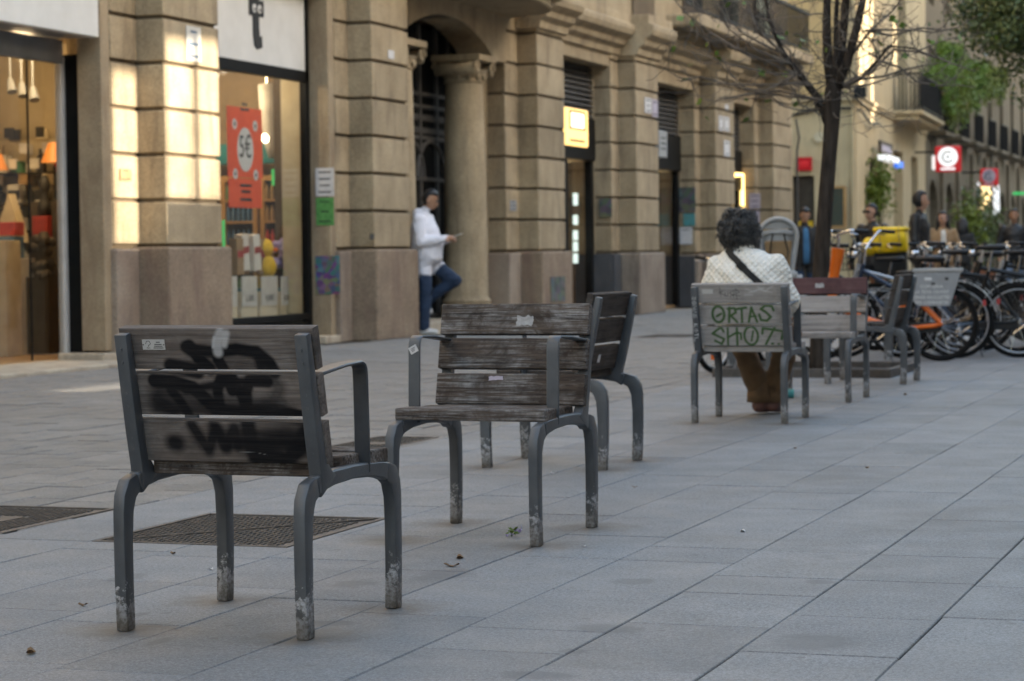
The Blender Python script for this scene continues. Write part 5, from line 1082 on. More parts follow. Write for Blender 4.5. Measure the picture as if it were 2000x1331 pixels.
def bike(loc, rz, label, col='black_paint', style='city', bar='up', wb=1.06, saddle_z=.95, bar_z=1.05, rack=True, fender=True, rim='black_paint', fork_col=None, steer=0.0, reflect=None, basket=False, lean=0.0):
    """origin on the ground under the rear hub, front wheel towards +x"""
    o = thing('bicycle', label, 'bicycle', (loc[0], loc[1], 0), rz, 'bicycles parked by the tree'); o.rotation_euler = (lean, 0, rz)
    r_ = .34; bb = Vector((.44,0,.29)); rear = Vector((0,0,r_)); front = Vector((wb,0,r_)); ht = Vector((wb-.19,0,bar_z-.17)); hb = Vector((wb-.13,0,bar_z-.35 if style != 'fat' else .58)); st_ = Vector((.27,0,saddle_z-.22)); sd_ = Vector((.24,0,saddle_z-.03))
    wheel(o, 0, r_, rim=rim, reflect=reflect); wheel(o, wb, r_, rim=rim, reflect=reflect)
    f = MB()
    if style == 'fat':
        f.tube([ht+Vector((-.01,0,.03)), ht.lerp(hb,.5), hb], [.062,.045,.06], 12); f.tube([hb, bb.lerp(hb,.4)+Vector((0,0,-.05)), bb], [.055,.05,.055], 12); f.tube([bb, Vector((.25,0,.62))], [.05,.035], 12)
        for s in (-1,1): f.tube([bb+Vector((0,s*.03,0)), rear+Vector((.06,s*.06,-.02)), rear+Vector((-.02,s*.06,0))], [.024,.02,.018], 8); f.tube([Vector((.25,s*.04,.60)), rear+Vector((0,s*.06,.01))], [.022,.018], 8)
    else:
        low = style == 'city'
        f.tube([hb, bb], .021, 10); f.tube([bb, st_], .018, 10); f.tube([ht, hb], .022, 10)
        f.tube([ht+Vector((.02,0,-.05)), (st_.lerp(bb,.45) if low else st_+Vector((0,0,-.05)))], .018, 10)
        for s in (-1,1): f.tube([bb+Vector((0,s*.03,0)), rear+Vector((0,s*.06,0))], .011, 7); f.tube([st_+Vector((0,s*.02,-.06)), rear+Vector((0,s*.06,0))], .010, 7)
    f.build('frame', col, o, smooth=50)
    b = MB(); b.tube([ht, ht+Vector((-.012,0,.10)), ht+Vector((-.015,0,.14))], [.016,.016,.014], 8); stem = b.build('stem', 'chrome', o, smooth=40)
    fk = MB()
    for s in (-1,1): fk.tube([hb+Vector((.0,s*.045,-.02)), hb.lerp(front,.5)+Vector((.0,s*.055,0)), front+Vector((0,s*.055,0))], [.018,.015,.011], 8)
    fk.tube([hb+Vector((0,-.05,0)), hb+Vector((0,.05,0))], .018, 8); fk.build('fork', fork_col or col, o, smooth=50)
    hc = ht+Vector((-.015,0,.14)); W_ = .30; h = MB()
    if bar == 'up': hp = [Vector((-.16,-W_,.04)), Vector((-.02,-W_*.85,.05)), Vector((.05,-.12,.02)), Vector((.02,0,-.01)), Vector((.05,.12,.02)), Vector((-.02,W_*.85,.05)), Vector((-.16,W_,.04))]
    elif bar == 'high': hp = [Vector((-.14,-W_,.16)), Vector((0,-W_*.9,.17)), Vector((.03,-.14,.06)), Vector((0,0,-.01)), Vector((.03,.14,.06)), Vector((0,W_*.9,.17)), Vector((-.14,W_,.16))]
    else: hp = [Vector((-.06,-W_,.02)), Vector((0,-.15,0)), Vector((0,0,0)), Vector((0,.15,0)), Vector((-.06,W_,.02))]
    def stv(p): a = rot2((p.x, p.y), steer); return hc+Vector((a[0], a[1], p.z))
    h.tube([stv(p) for p in hp], .0125, 8); hbar = h.build('handlebar', 'chrome', o, smooth=True)
    for e in (0, -1): b = MB(); q = hp[e]; q2 = hp[1 if e == 0 else -2]; d = (q2-q).normalized(); b.tube([stv(q-d*.01), stv(q+d*.12)], .018, 8); b.build('grip', 'black_plastic', hbar, smooth=50); b = MB(); b.tube([stv(q+d*.13+Vector((.02,0,-.02))), stv(q+d*.02+Vector((.07,0,-.03)))], .006, 5); b.build('brake_lever', 'steel', hbar)
    b = MB(); b.tube([stv(Vector((.03,.0,.0))), stv(Vector((.12,.02,-.12))), hb+Vector((.03,.02,0)), front+Vector((0,.06,.05))], .004, 5); b.build('brake_cable', 'black_plastic', hbar)
    b = MB(); b.tube([st_, sd_], .013, 8); sp_ = b.build('seat_post', 'steel', o, smooth=40)
    b = MB(); b.loft([[Vector((sd_.x+x, wy*math.cos(a*math.pi/5), sd_.z+.03+hz*math.sin(a*math.pi/5))) for a in range(10)] for x, wy, hz in ((-.13,.05,.02),(-.11,.085,.032),(-.04,.08,.032),(.04,.045,.026),(.12,.025,.02),(.16,.015,.012))]); b.build('saddle', 'black_plastic', o, smooth=True)
    b = MB(); b.lathe([(.09,-.004),(.09,.004)], (bb.x,.05,bb.z), 24, 'y'); cr = b.build('chainring', 'iron_black', o)
    for s in (-1,1):
        b = MB(); b.tube([bb+Vector((0,s*.07,0)), bb+Vector((s*.13,s*.08,-s*.10))], .010, 6); b.tube([bb+Vector((0,-.07*s,0)), bb+Vector((0,.07*s,0))], .014, 6); b.build('crank', 'steel', cr); b = MB(); c_ = bb+Vector((s*.13,s*.12,-s*.10)); b.box(c_.x-.045, c_.x+.045, c_.y-.035, c_.y+.035, c_.z-.012, c_.z+.012); b.build('pedal', 'black_plastic', cr)
    b = MB(); b.box(0, bb.x, .045, .052, bb.z-.03, bb.z+.05); b.build('chain_guard', 'black_plastic', o, bevel=.02)
    if fender:
        for x, a0, a1 in ((0, .1, 2.9), (wb, .6, 3.3)):
            b = MB(); pts = [(x+.375*math.cos(a0+(a1-a0)*j/14), 0, r_+.375*math.sin(a0+(a1-a0)*j/14)) for j in range(15)]; b.sweep(pts, .006, .05, (0,1,0)); b.build('mudguard', 'black_paint' if rim == 'black_paint' else 'silver_paint', o, smooth=50)
    if rack:
        b = MB()
        for s in (-.055,.055): b.tube([(.16,s,.74),(-.28,s,.74)], .006, 5); b.tube([(-.12,s,.74),(0,s*1.1,.34)], .006, 5)
        for x in (-.26,-.1,.06): b.tube([(x,-.055,.74),(x,.055,.74)], .005, 5)
        b.build('luggage_rack', 'iron_black', o)
    b = MB(); b.ell(hc+Vector((.10,0,-.05)), (.035,.035,.035), 10, 6); b.build('headlamp', 'chrome', o, smooth=True)
    b = MB(); b.box(-.40, -.375, -.03, .03, .50, .55); b.build('tail_lamp', 'item_red', o)
    b = MB(); b.tube([bb+Vector((0,-.05,0)), (bb.x-.1,-.2,.0)], .009, 6); b.build('kickstand', 'steel', o)
    if basket:
        b = MB(); c_ = hc+Vector((.2,0,-.1))
        for z in (0,.06,.12,.18,.22): b.tube([(c_.x+sx_*.12, sy*.16, c_.z-.1+z) for sx_, sy in ((-1,-1),(1,-1),(1,1),(-1,1))], .004, 4, closed=True)
        for j in range(8): 
            for sx_ in (-.12,.12): b.tube([(c_.x+sx_, -.16+j*.0457, c_.z-.1), (c_.x+sx_, -.16+j*.0457, c_.z+.12)], .003, 4)
            for sy in (-.16,.16): b.tube([(c_.x-.12+j*.034, sy, c_.z-.1), (c_.x-.12+j*.034, sy, c_.z+.12)], .003, 4)
        b.build('basket', 'iron_black', o)
    return o
ro = on_g(1838, 706)
bk1 = bike(ro, R(180+3), 'orange framed rental bicycle with a grey lettered panel over its rear wheel', 'orange_paint', 'fat', 'up', 1.12, .80, 1.17, False, True, steer=.5)
# grey skirt panel with white lettering (camera side)
pn = MB(); pn.prism([(-.20,.86),(.30,.86),(.16,.86-.02),(.30,.70),(.18,.56),(-.10,.56)], .085, .10, 'y')
pn = MB(); pn.prism([(-.19,.80),(.22,.80),(.33,.66),(.20,.50),(-.09,.50)], .085, .097, 'y'); p_ = pn.build('skirt_panel', 'grey_panel', bk1, bevel=.003); b = MB(); b.box(-.20, .24, -.02, .10, .802, .84); b.build('rack_edge', 'grey_plastic', bk1, bevel=.008)
MT = Matrix(((-1,0,0,.07),(0,0,1,.0985),(0,1,0,.62),(0,0,0,1)))
for j, tx in enumerate(('COM SERIA', 'LA TEVA CIUTAT', 'SENSE BICICLETES', 'PER COMPARTIR')): text_mesh(tx, .040, 'panel_text', 'white_print', p_, Matrix.Translation((0,0,.055-.048*j)) @ MT, .0008)
for dx, dz, m_ in ((.12,.745,'white_print'),(.09,.745,'white_print'),(-.06,.745,'ink'),(.06,.70,'ink')): b = MB(); b.box(dx-.02, dx+.012, .0975, .0985, dz-.012, dz+.012); b.build('panel_logo', m_, p_)
specs = [  # dx, dy from the orange bicycle, heading, kw
    (.60, .75, 184, dict(label='black city bicycle with high saddle at the right end of the row', col='black_paint', style='road', bar='up', saddle_z=1.02, rim='silver_paint')),
    (.05, .62, 178, dict(label='dark bicycle with blue and silver fork standing behind the orange one', col='blue_paint', style='city', bar='high', saddle_z=.92, fork_col='silver_paint', rim='silver_paint', steer=-.3)),
    (-.12, 1.35, 183, dict(label='grey bicycle with thick silver top tube and wire basket', col='silver_paint', style='road', bar='up', saddle_z=.93, basket=True, steer=.25)),
    (.45, 1.7, 176, dict(label='black bicycle with rear rack between the silver tubed and blue ones', col='black_paint', style='city', bar='flat', saddle_z=.96)),
    (.05, 2.3, 182, dict(label='black delivery bicycle carrying the yellow bag', col='black_paint', style='city', bar='up', saddle_z=.98, steer=-.2)),
    (.85, 2.6, 180, dict(label='dark road bicycle with chrome handlebar behind the delivery bicycle', col='iron_black', style='road', bar='flat', saddle_z=.99, rim='silver_paint')),
    (.55, 3.3, 185, dict(label='black city bicycle with black mudguards in the second half of the row', col='black_paint', style='city', bar='up', saddle_z=.97)),
    (1.05, 1.3, 181, dict(label='black bicycle with silver mudguards leaning at the outer edge', col='black_paint', style='road', bar='flat', saddle_z=.98, rim='silver_paint', lean=.05)),
    (.95, 4.0, 178, dict(label='last dark bicycle of the row next to the passers-by', col='iron_black', style='road', bar='up', saddle_z=1.0)),
    (.25, 4.6, 183, dict(label='dark city bicycle with wire basket near the woman in sunglasses', col='black_paint', style='city', bar='up', saddle_z=.95, basket=True)),
    (.75, 5.2, 177, dict(label='silver road bicycle in the back half of the row', col='silver_paint', style='road', bar='flat', saddle_z=1.0, rim='silver_paint')),
    (1.3, 5.8, 182, dict(label='black bicycle with upright chrome handlebar far back in the row', col='black_paint', style='road', bar='high', saddle_z=.99)),
    (1.55, 3.4, 180, dict(label='black bicycle poking out at the outer side of the row', col='iron_black', style='city', bar='up', saddle_z=.97, rim='silver_paint')),
    (-.55, 2.0, 186, dict(label='black bicycle half hidden behind the bare tree', col='black_paint', style='city', bar='up', saddle_z=.92))]
for dx, dy, hd, kw in specs: lb = kw.pop('label'); bike((ro.x+dx, ro.y+dy), R(hd), lb, **kw)
# yellow delivery bag on its rack
q = on_y(1740, 470, ro.y+2.3); bag = thing('delivery_bag', 'yellow insulated delivery bag strapped on a bicycle rack', 'bag', (q.x, q.y, q.z), R(5))
def puffy(w_, d_, z0, z1, amp, n=28, k=9):
    rg = []
    for i in range(k):
        t = i/(k-1); e = 1-.10*abs(2*t-1)**4; rg.append([p_+Vector((noise.noise(p_*7)*amp, noise.noise(p_*7+Vector((9,0,0)))*amp, noise.noise(p_*6+Vector((0,5,0)))*amp*.7)) for p_ in oring_((0,0,z0+(z1-z0)*t), w_*e, d_*e, n, .38)])
    b = MB(); b.loft(rg); return b
def oring_(c, rx, ry, n, pw):
    return [Vector(c)+Vector((rx*math.copysign(abs(math.cos(2*math.pi*j/n))**pw, math.cos(2*math.pi*j/n)), ry*math.copysign(abs(math.sin(2*math.pi*j/n))**pw, math.sin(2*math.pi*j/n)), 0)) for j in range(n)]
puffy(.18, .17, -.12, .10, .03).build('bag_body', 'yellow_fabric', bag, smooth=True); puffy(.185, .175, .09, .135, .025, 28, 4).build('lid', 'yellow_fabric', bag, smooth=True)
b = MB(); b.ell((-.2,-.05,-.06), (.09,.12,.10), 12, 8); b.build('side_pocket', 'yellow_fabric', bag, smooth=True)
for dx in (-.1,.09): b = MB(); b.tube([(dx,-.19,-.11),(dx+.01,-.20,.0),(dx,-.19,.11),(dx,-.05,.155)], .010, 5, flat=.4); b.build('strap', 'cardboard', bag)
b = MB(); b.box(-.16, .16, -.1, .1, .74-q.z, -.12); b.build('bag_base', 'black_plastic', bag)
# bicycle with child seat
fc = on_g(1395, 729); rcx, rcy = fc.x+.26, fc.y+1.02
hd = math.atan2(fc.y-rcy, fc.x-rcx); bk2 = bike((rcx, rcy), hd, 'bicycle with spoked wheels and a child seat behind the seated woman', 'silver_paint', 'city', 'flat', 1.05, .92, .98, True, True, 'silver_paint', reflect=True)
q = on_y(1520, 520, rcy); cs = thing('child_seat', 'grey plastic child seat with oval grip hole mounted on a bicycle', 'child seat', (q.x, q.y, .72), R(22))
def shell(wt, wb_, z0, z1, n=18):
    p = [(-wb_, z0), (wb_, z0)]
    for j in range(n+1): a = math.pi*j/n; p.append((wt*math.cos(a), z1-wt*.9+wt*.9*math.sin(a)))
    return p
out = shell(.165, .13, .12, .57); b = MB()
inn = [(x*.60, .44+(z-.44)*.0+(.055*math.sin(math.pi*j/9) if j < 10 else 0)) for j, (x, z) in enumerate([])]
rim_ = MB(); rim_.tube([(x, .0, z) for x, z in out], .022, 8, closed=True); rim_.build('shell_rim', 'grey_plastic', cs, smooth=True)
b = MB(); b.prism([(-.128,.12),(.128,.12),(.162,.40),(.15,.435),(-.15,.435),(-.162,.40)], .0, .025, 'y'); b.build('backrest', 'grey_plastic', cs, bevel=.006)
b = MB(); b.prism([(-.10,.14),(.10,.14),(.12,.38),(-.12,.38)], -.02, -.001, 'y'); b.build('seat_pad', 'cardboard', cs, bevel=.008)
for s in (-1,1): b = MB(); b.prism([(s*.165,.30),(s*.10,.30),(s*.09,.45),(s*.14,.46)], .0, .02, 'y'); b.build('shell_side', 'grey_plastic', cs)
b = MB(); b.tube([(-.13,.01,.44),(-.05,.01,.455),(.05,.01,.455),(.13,.01,.44)], .026, 8); b.build('grip_bar', 'grey_plastic', cs, smooth=True)
b = MB(); b.prism([(-.148,.485),(.148,.485),(.12,.535),(.06,.562),(-.06,.562),(-.12,.535)], .002, .020, 'y'); b.build('headrest', 'grey_plastic', cs)
b = MB(); b.box(-.14, .14, -.22, .02, .04, .12); b.build('seat_pan', 'grey_plastic', cs, bevel=.03, seg=2)
for s in (-1,1): b = MB(); b.tube([(s*.05,-.015,.44),(s*.08,-.05,.28),(s*.03,-.10,.14)], .014, 6, flat=.4); b.build('harness_strap', 'jacket_dark', cs); b = MB(); b.tube([(s*.13,-.16,.08),(s*.16,-.18,-.12),(s*.15,-.22,-.3)], [.05,.045,.04], 8); b.build('leg_guard', 'grey_plastic', cs, smooth=True)
b = MB(); b.box(-.06, .06, -.06, .06, .0, .04); b.build('mount', 'black_plastic', cs)
# ---------------------------------------------------------------- people
from mathutils.bvhtree import BVHTree
random.seed(21)
def oring(c, rx, ry, n=20, pw=1.0):
    c = Vector(c); r_ = []
    for j in range(n):
        a = 2*math.pi*j/n; cs_, sn = math.cos(a), math.sin(a); r_.append(c+Vector((rx*math.copysign(abs(cs_)**pw, cs_), ry*math.copysign(abs(sn)**pw, sn), 0)))
    return r_
def figure(name, label, loc, rz, segs, tors, mats, vox=.016, sm_it=6, extra=None):
    """one continuous body: tapered limbs and lofted torso fused by a voxel remesh; materials by the nearest piece"""
    o = thing(name, label, 'person', loc, rz); mb = MB(); ref = []
    for a, b_, ra, rb, mi in segs:
        a, b_ = Vector(a), Vector(b_); mb.tube([a, a.lerp(b_,.5), b_], [ra,(ra+rb)/2,rb], 12); mb.ell(a, (ra,)*3, 12, 8); mb.ell(b_, (rb,)*3, 12, 8)
        for t in (0,.25,.5,.75,1): ref.append((a.lerp(b_, t), ra+(rb-ra)*t, mi))
    for rings, mi in tors:
        mb.loft([oring(*r_) for r_ in rings])
        for (c, rx, ry, *_) in rings:
            for q in (-.5, 0, .5): ref.append((Vector(c)+Vector((rx*q,0,0)), min(rx, ry)*1.05, mi))
    for c, r_, mi in (extra or []):
        mb.ell(c, r_, 12, 8); ref.append((Vector(c), min(r_), mi))
    t = mb.build('tmp', mats[0]); md = t.modifiers.new('r', 'REMESH'); md.mode = 'VOXEL'; md.voxel_size = vox; md.use_smooth_shade = True
    ms = t.modifiers.new('s', 'SMOOTH'); ms.factor = .5; ms.iterations = sm_it
    me = bpy.data.meshes.new_from_object(t.evaluated_get(bpy.context.evaluated_depsgraph_get())); bpy.data.objects.remove(t)
    me.materials.clear(); [me.materials.append(M[m_]) for m_ in mats]
    P = np.array([r_[0] for r_ in ref]); Rr = np.array([r_[1] for r_ in ref]); Mi = np.array([r_[2] for r_ in ref])
    co = np.empty(len(me.vertices)*3); me.vertices.foreach_get('co', co); co = co.reshape(-1, 3); vi = np.empty(len(me.vertices), int)
    for i in range(0, len(co), 4000): d = np.linalg.norm(co[i:i+4000, None]-P[None], axis=2)/Rr[None]; vi[i:i+4000] = Mi[d.argmin(1)]
    lp = np.empty(len(me.loops), int); me.loops.foreach_get('vertex_index', lp); ls = np.empty(len(me.polygons), int); me.polygons.foreach_get('loop_start', ls)
    nn_ = np.empty(len(me.vertices)*3); me.vertex_normals.foreach_get('vector', nn_); nn_ = nn_.reshape(-1, 3)          # cloth folds
    am_ = np.where((vi == 1) | (vi == 2), .011, 0.0); fd = np.array([noise.noise((p_[0]*9+p_[2]*5, p_[1]*9-p_[2]*4, p_[2]*13+p_[0]*7))+.5*noise.noise((p_[0]*22, p_[1]*22, p_[2]*30)) for p_ in co])
    co2 = co+nn_*(am_*fd)[:, None]; me.vertices.foreach_set('co', co2.ravel())
    me.polygons.foreach_set('material_index', vi[lp[ls]]); me.polygons.foreach_set('use_smooth', [True]*len(me.polygons)); me.update()
    return o, link('body', me, o)
def head_parts(o, hc, s, yaw, hair, style, glasses=False, pitch=0):
    """hair, eyes and brows placed on the head (head centre hc, size s); +y is the way the face looks, turned by yaw"""
    Mh = Matrix.Translation(hc) @ Matrix.Rotation(yaw, 4, 'Z') @ Matrix.Rotation(-pitch, 4, 'X')
    def fin(mb, nm, mt, **k): ob = mb.build(nm, mt, o, **k); ob.data.transform(Mh); return ob
    b = MB(); rings = []
    for i in range(1, 13):
        ph = math.pi*i/13; z = .128*math.cos(ph)*s; ring_ = []
        for j in range(22):
            a = 2*math.pi*j/22; fr = math.sin(a)      # front +y
            r_ = math.sin(ph)*s; k_ = 1+.05*noise.noise((math.cos(a)*3, math.sin(a)*3, ph*4+s*9)); x, y = .088*r_*k_*math.cos(a), .105*r_*k_*fr-.012*s; zz_ = z+.012*s
            if fr > -.15 and zz_ < .058*s: y = min(y, -.005*s)          # leave the face free
            if fr <= .1 and zz_ < -.05*s and style == 'short': x *= .8; y *= .82
            ring_.append(Vector((x*1.04, y*1.03, zz_)))
        rings.append(ring_)
    b.loft(rings); fin(b, 'hair', hair, smooth=True)
    if style == 'long':
        b = MB()
        for j in range(26):
            a = math.pi*(.95+1.1*j/25); p0 = Vector((.085*math.cos(a), .085*math.sin(a)-.01, .0))*s; b.tube([p0+Vector((0,0,.05)), p0*1.06+Vector((0,-.005,-.10)), p0*1.1+Vector((random.uniform(-.02,.02), .0, -.26+random.uniform(-.05,.05)))], [.024,.026,.008], 6)
        fin(b, 'long_hair', hair, smooth=True)
    for sx_ in (-1,1):
        b = MB(); b.ell((sx_*.033*s, .092*s, .005*s), (.014*s,.008*s,.008*s), 8, 6); fin(b, 'eye', 'hair_black', smooth=True)
        b = MB(); b.tube([(sx_*.018*s,.098*s,.025*s),(sx_*.048*s,.088*s,.026*s)], .005*s, 5); fin(b, 'eyebrow', 'hair_black')
    b = MB(); b.tube([(-.022*s,.094*s,-.052*s),(0,.099*s,-.050*s),(.022*s,.094*s,-.052*s)], .006*s, 6); fin(b, 'lips', 'skin_tan')
    if glasses:
        b = MB(); b.box(-.072*s, .072*s, .088*s, .104*s, -.012*s, .028*s); fin(b, 'sunglasses', 'black_plastic', bevel=.006)
def head_segs(hc, s, yaw, mi=0, neck=None, pitch=0):
    Mh = Matrix.Translation(hc) @ Matrix.Rotation(yaw, 4, 'Z') @ Matrix.Rotation(-pitch, 4, 'X'); g = lambda *p: Mh @ (Vector(p)*s)
    ex = [(g(0,-.008,.025), (.078*s,.092*s,.10*s), mi), (g(0,.025,-.035), (.062*s,.068*s,.085*s), mi), (g(0,.102,-.018), (.015*s,.022*s,.022*s), mi), (g(.082,0,-.005), (.014*s,.02*s,.032*s), mi), (g(-.082,0,-.005), (.014*s,.02*s,.032*s), mi)]
    sg = [(Vector(neck), g(0,-.01,-.06), .058*s, .052*s, mi)] if neck is not None else []
    return sg, ex
def hand(c, d, up_, s, mi, curl=.6, side=1):
    """palm and five fingers as limb segments; d = pointing direction, up_ = back of the hand"""
    c, d = Vector(c), Vector(d).normalized(); n = (Vector(up_)-d*Vector(up_).dot(d)).normalized(); l = n.cross(d)*side; sg = [(c, c+d*.075*s, .030*s, .034*s, mi)]
    for j, ln in enumerate((.072,.08,.075,.06)):
        b0 = c+d*.085*s+l*(.030-.02*j)*s; k1 = b0+(d*math.cos(curl*.5)-n*math.sin(curl*.5))*ln*.5*s; k2 = k1+(d*math.cos(curl*1.6)-n*math.sin(curl*1.6))*ln*.5*s; sg += [(b0, k1, .0105*s, .0095*s, mi), (k1, k2, .0095*s, .008*s, mi)]
    t0 = c+d*.02*s+l*.034*s; t1 = t0+(d*.6+l*.7-n*.2).normalized()*.04*s; sg += [(t0, t1, .013*s, .011*s, mi), (t1, t1+(d*.9+l*.2-n*.3).normalized()*.032*s, .011*s, .009*s, mi)]
    return sg
def standing(name, label, pos, face, h, mats, hair, style, sh_w=.19, arms=((.27,.02,-.02),(.27,.02,-.02)), leg_s=.0, glasses=False, yaw=0, open_front=None, bulk=1.0, hair2=None, pitch=0, fem=False):
    """mats: 0 skin, 1 top, 2 trousers, 3 shoes; arms: offsets (x out, elbow y, hand y)"""
    k = h/1.75; z = lambda v: v*k; hcz = z(1.635); hc = Vector((0,.02*k,hcz)); sg, ex = head_segs(hc, k, yaw, 0, (0,-.01,z(1.44)), pitch)
    B = bulk
    for s in (-1,1):
        ho, ky, wy = arms[0 if s < 0 else 1]; shd = Vector((s*sh_w*k, -.01, z(1.41))); el = Vector((s*(ho)*k, ky*k-.02, z(1.13))); wr = Vector((s*(ho-.02)*k, wy*k+.06, z(.90)))
        sg += [(shd, el, .062*k*B, .052*k*B, 1), (el, wr, .052*k*B, .040*k*B, 1)]; sg += hand(wr, (wr-el), (s,0,0), k, 0, .5, -s)
        hip = Vector((s*.09*k, 0, z(.90))); kn = Vector((s*.10*k, .03+s*leg_s*.5, z(.49))); an = Vector((s*.10*k, -.02+s*leg_s, z(.09))); sg += [(hip, kn, .088*k, .062*k, 2), (kn, an, .062*k, .052*k, 2)]
        sg += [(an+Vector((0,-.03,-.045*k)), an+Vector((0,.13*k,-.055*k)), .040*k, .034*k, 3)]
    T = [[((0,0,z(.84)), .165*k*B, .115*k*B), ((0,0,z(.95)), (.170 if not fem else .175)*k*B, .120*k*B), ((0,0,z(1.10)), (.155 if not fem else .14)*k*B, .112*k*B), ((0,-.01,z(1.28)), .180*k*B, .122*k*B), ((0,-.015,z(1.40)), (sh_w+.01)*k, .105*k), ((0,-.01,z(1.46)), .09*k, .07*k)], 1]
    o, bd = figure(name, label, pos, math.atan2(-face[0], face[1]), sg, [T], mats, .017*max(1, k), 5, ex)
    head_parts(o, hc, k, yaw, hair, style, glasses, pitch)
    if open_front:
        b = MB(); b.loft([oring((0, y, z(zz_)), rx*k, .012, 16) for zz_, y, rx in ((.86,.128*B,.05),(1.0,.130*B,.055),(1.2,.128*B,.05),(1.36,.113,.045),(1.44,.075,.03))]); b.build('sweater_front', open_front, o, smooth=True)
        b = MB()
        for s in (-1,1): b.tube([(s*.06*k,.135*B,z(.86)),(s*.065*k,.137*B,z(1.1)),(s*.06*k,.13,z(1.33)),(s*.07*k,.04,z(1.47))], [.012,.012,.016,.014], 6)
        b.build('jacket_edge', mats[1], o, smooth=True)
    return o
def at(px, y): q = on_y(px, 490, y); return Vector((q.x, q.y, 0))
def hgt(px, py, y): return on_y(px, py, y).z
tc = lambda p, a=0: rot2((-p.x/p.length, -p.y/p.length), R(a))     # unit vector from p to the camera side, turned
p = at(1572, 36.2); standing('person', 'man in open dark jacket over a blue sweater looking down beside the tree', p, tc(p, 10), hgt(1572,405,36.2)-.02, ['skin_tan','jacket_dark','jeans','shoe_brown'], 'hair_black', 'short', .20, ((.25,.0,.05),(.25,.02,.1)), .1, False, .1, 'sweater_blue', 1.1, None, .35)
p = at(1703, 32.5); standing('person', 'woman in black leather jacket and dark sunglasses with hair tied back', p, tc(p, -35), hgt(1703,397,32.5)-.02, ['skin','leather_black','jacket_dark','shoe_brown'], 'hair_black', 'short', .20, ((.33,-.05,.0),(.33,-.02,.02)), .12, True, -.15, None, 1.15, None, 0, True)
p = at(1797, 31.0); standing('person', 'tall man in black jacket standing sideways among the bicycles', p, tc(p, 75), hgt(1797,372,31)-.02, ['skin','leather_black','jacket_dark','shoe_brown'], 'hair_black', 'short', .205, ((.26,-.02,.0),(.26,.02,.05)), .12, False, .35, None, 1.15)
p = at(1841, 38.0); standing('person', 'woman in tan jacket over a white top with long dark hair', p, tc(p, 8), hgt(1841,412,38)-.02, ['skin','jacket_tan','jeans','shoe_brown'], 'hair_black', 'long', .19, ((.28,.0,.03),(.30,.02,.12)), .15, False, .1, 'knit_cream', 1.1, None, 0, True)
p = at(1880, 43.0); standing('person', 'person in dark jacket walking away past the shrubs', p, tc(p, 170), hgt(1880,425,43)-.02, ['skin','jacket_dark','leather_black','shoe_brown'], 'hair_black', 'long', .18, ((.25,.0,.0),(.25,.02,.03)), .15, False, 0, None, 1.0)
p = at(1981, 43.5); standing('person', 'man in black sweater and light blue jeans walking up the street', p, tc(p, -5), hgt(1981,407,43.5)-.02, ['skin_tan','leather_black','jeans_light','shoe_white'], 'hair_black', 'short', .205, ((.28,-.02,-.02),(.28,.02,.05)), .2, False, 0, None, 1.15)

# ------- man leaning by the doorway, phone in hand (local: faces +y)
mp = on_g(850, 655); k = (hgt(828,368,mp.y)-.03)/1.75; z = lambda v: v*k
hc = Vector((0,.075*k,z(1.635))); sg, ex = head_segs(hc, k, -.15, 0, (0,-.02,z(1.45)), .38)
for s in (-1,1):
    shd = Vector((s*.195*k,-.02,z(1.40))); el = Vector((s*.245*k,.02,z(1.13))); wr = Vector((s*.085*k,.255*k,z(1.16))); sg += [(shd, el, .078*k, .070*k, 1), (el, wr, .070*k, .050*k, 1)]; sg += hand(wr+Vector((-s*.005,.01,.0)), Vector((-s*.35,.9,.15)), (s*.6,0,.8), k*1.05, 0, 1.0, -s)
sg += [((.09*k,0,z(.90)), (.10*k,.03,z(.49)), .105*k, .080*k, 2), ((.10*k,.03,z(.49)), (.10*k,.0,z(.10)), .080*k, .068*k, 2), ((.10*k,-.03,z(.045)), (.10*k,.15*k,z(.04)), .044*k, .036*k, 3)]
sg += [((-.09*k,0,z(.90)), (-.10*k,.34*k,z(.66)), .105*k, .082*k, 2), ((-.10*k,.34*k,z(.66)), (-.09*k,-.02*k,z(.42)), .080*k, .066*k, 2), ((-.09*k,-.06*k,z(.40)), (-.09*k,.02*k,z(.28)), .042*k, .036*k, 3)]
T = [[((0,.0,z(.865)), .19*k, .155*k), ((0,.01,z(.93)), .215*k, .19*k), ((0,.02,z(1.08)), .22*k, .20*k), ((0,-.005,z(1.27)), .215*k, .172*k), ((0,-.02,z(1.40)), .20*k, .115*k), ((0,-.02,z(1.48)), .10*k, .085*k)], 1]
ex += [((0,-.075*k,z(1.47)), (.11*k,.085*k,.075*k), 1)]
o, bd = figure('person', 'man in white hoodie and blue jeans leaning by the doorway looking at his phone', (mp.x-.14, mp.y+.06, 0), math.atan2(-.97, .05), sg, [T], ['skin_tan','hoodie_white','jeans','shoe_white'], .016, 5, ex)
head_parts(o, hc, k, -.15, 'hair_black', 'short', False, .38)
b = MB(); b.loft([oring((0,.15*k,z(.89)), .13*k, .05*k, 14), oring((0,.165*k,z(.97)), .12*k, .04*k, 14), oring((0,.155*k,z(1.05)), .08*k, .03*k, 14)]); b.build('hoodie_pocket', 'hoodie_white', o, smooth=True)
for j in range(5): b = MB(); b.box(-.055+.024*j, -.038+.024*j, .146*k, .150*k, z(1.265), z(1.285)+.012*(j == 2)); b.build('chest_lettering', 'shoe_brown', o)
a = rot2((0,.40*k), math.atan2(-.97,.05)); ph = MB(); ph.box(-.038, .038, -.075, .075, -.004, .004); po_ = tag(ph.build('phone', 'item_white', loc=(mp.x-.14+a[0], mp.y+.06+a[1], z(1.20)), bevel=.003), 'pale mobile phone held by the man in the white hoodie', 'phone'); po_.rotation_euler = (R(18), 0, math.atan2(-.97,.05))

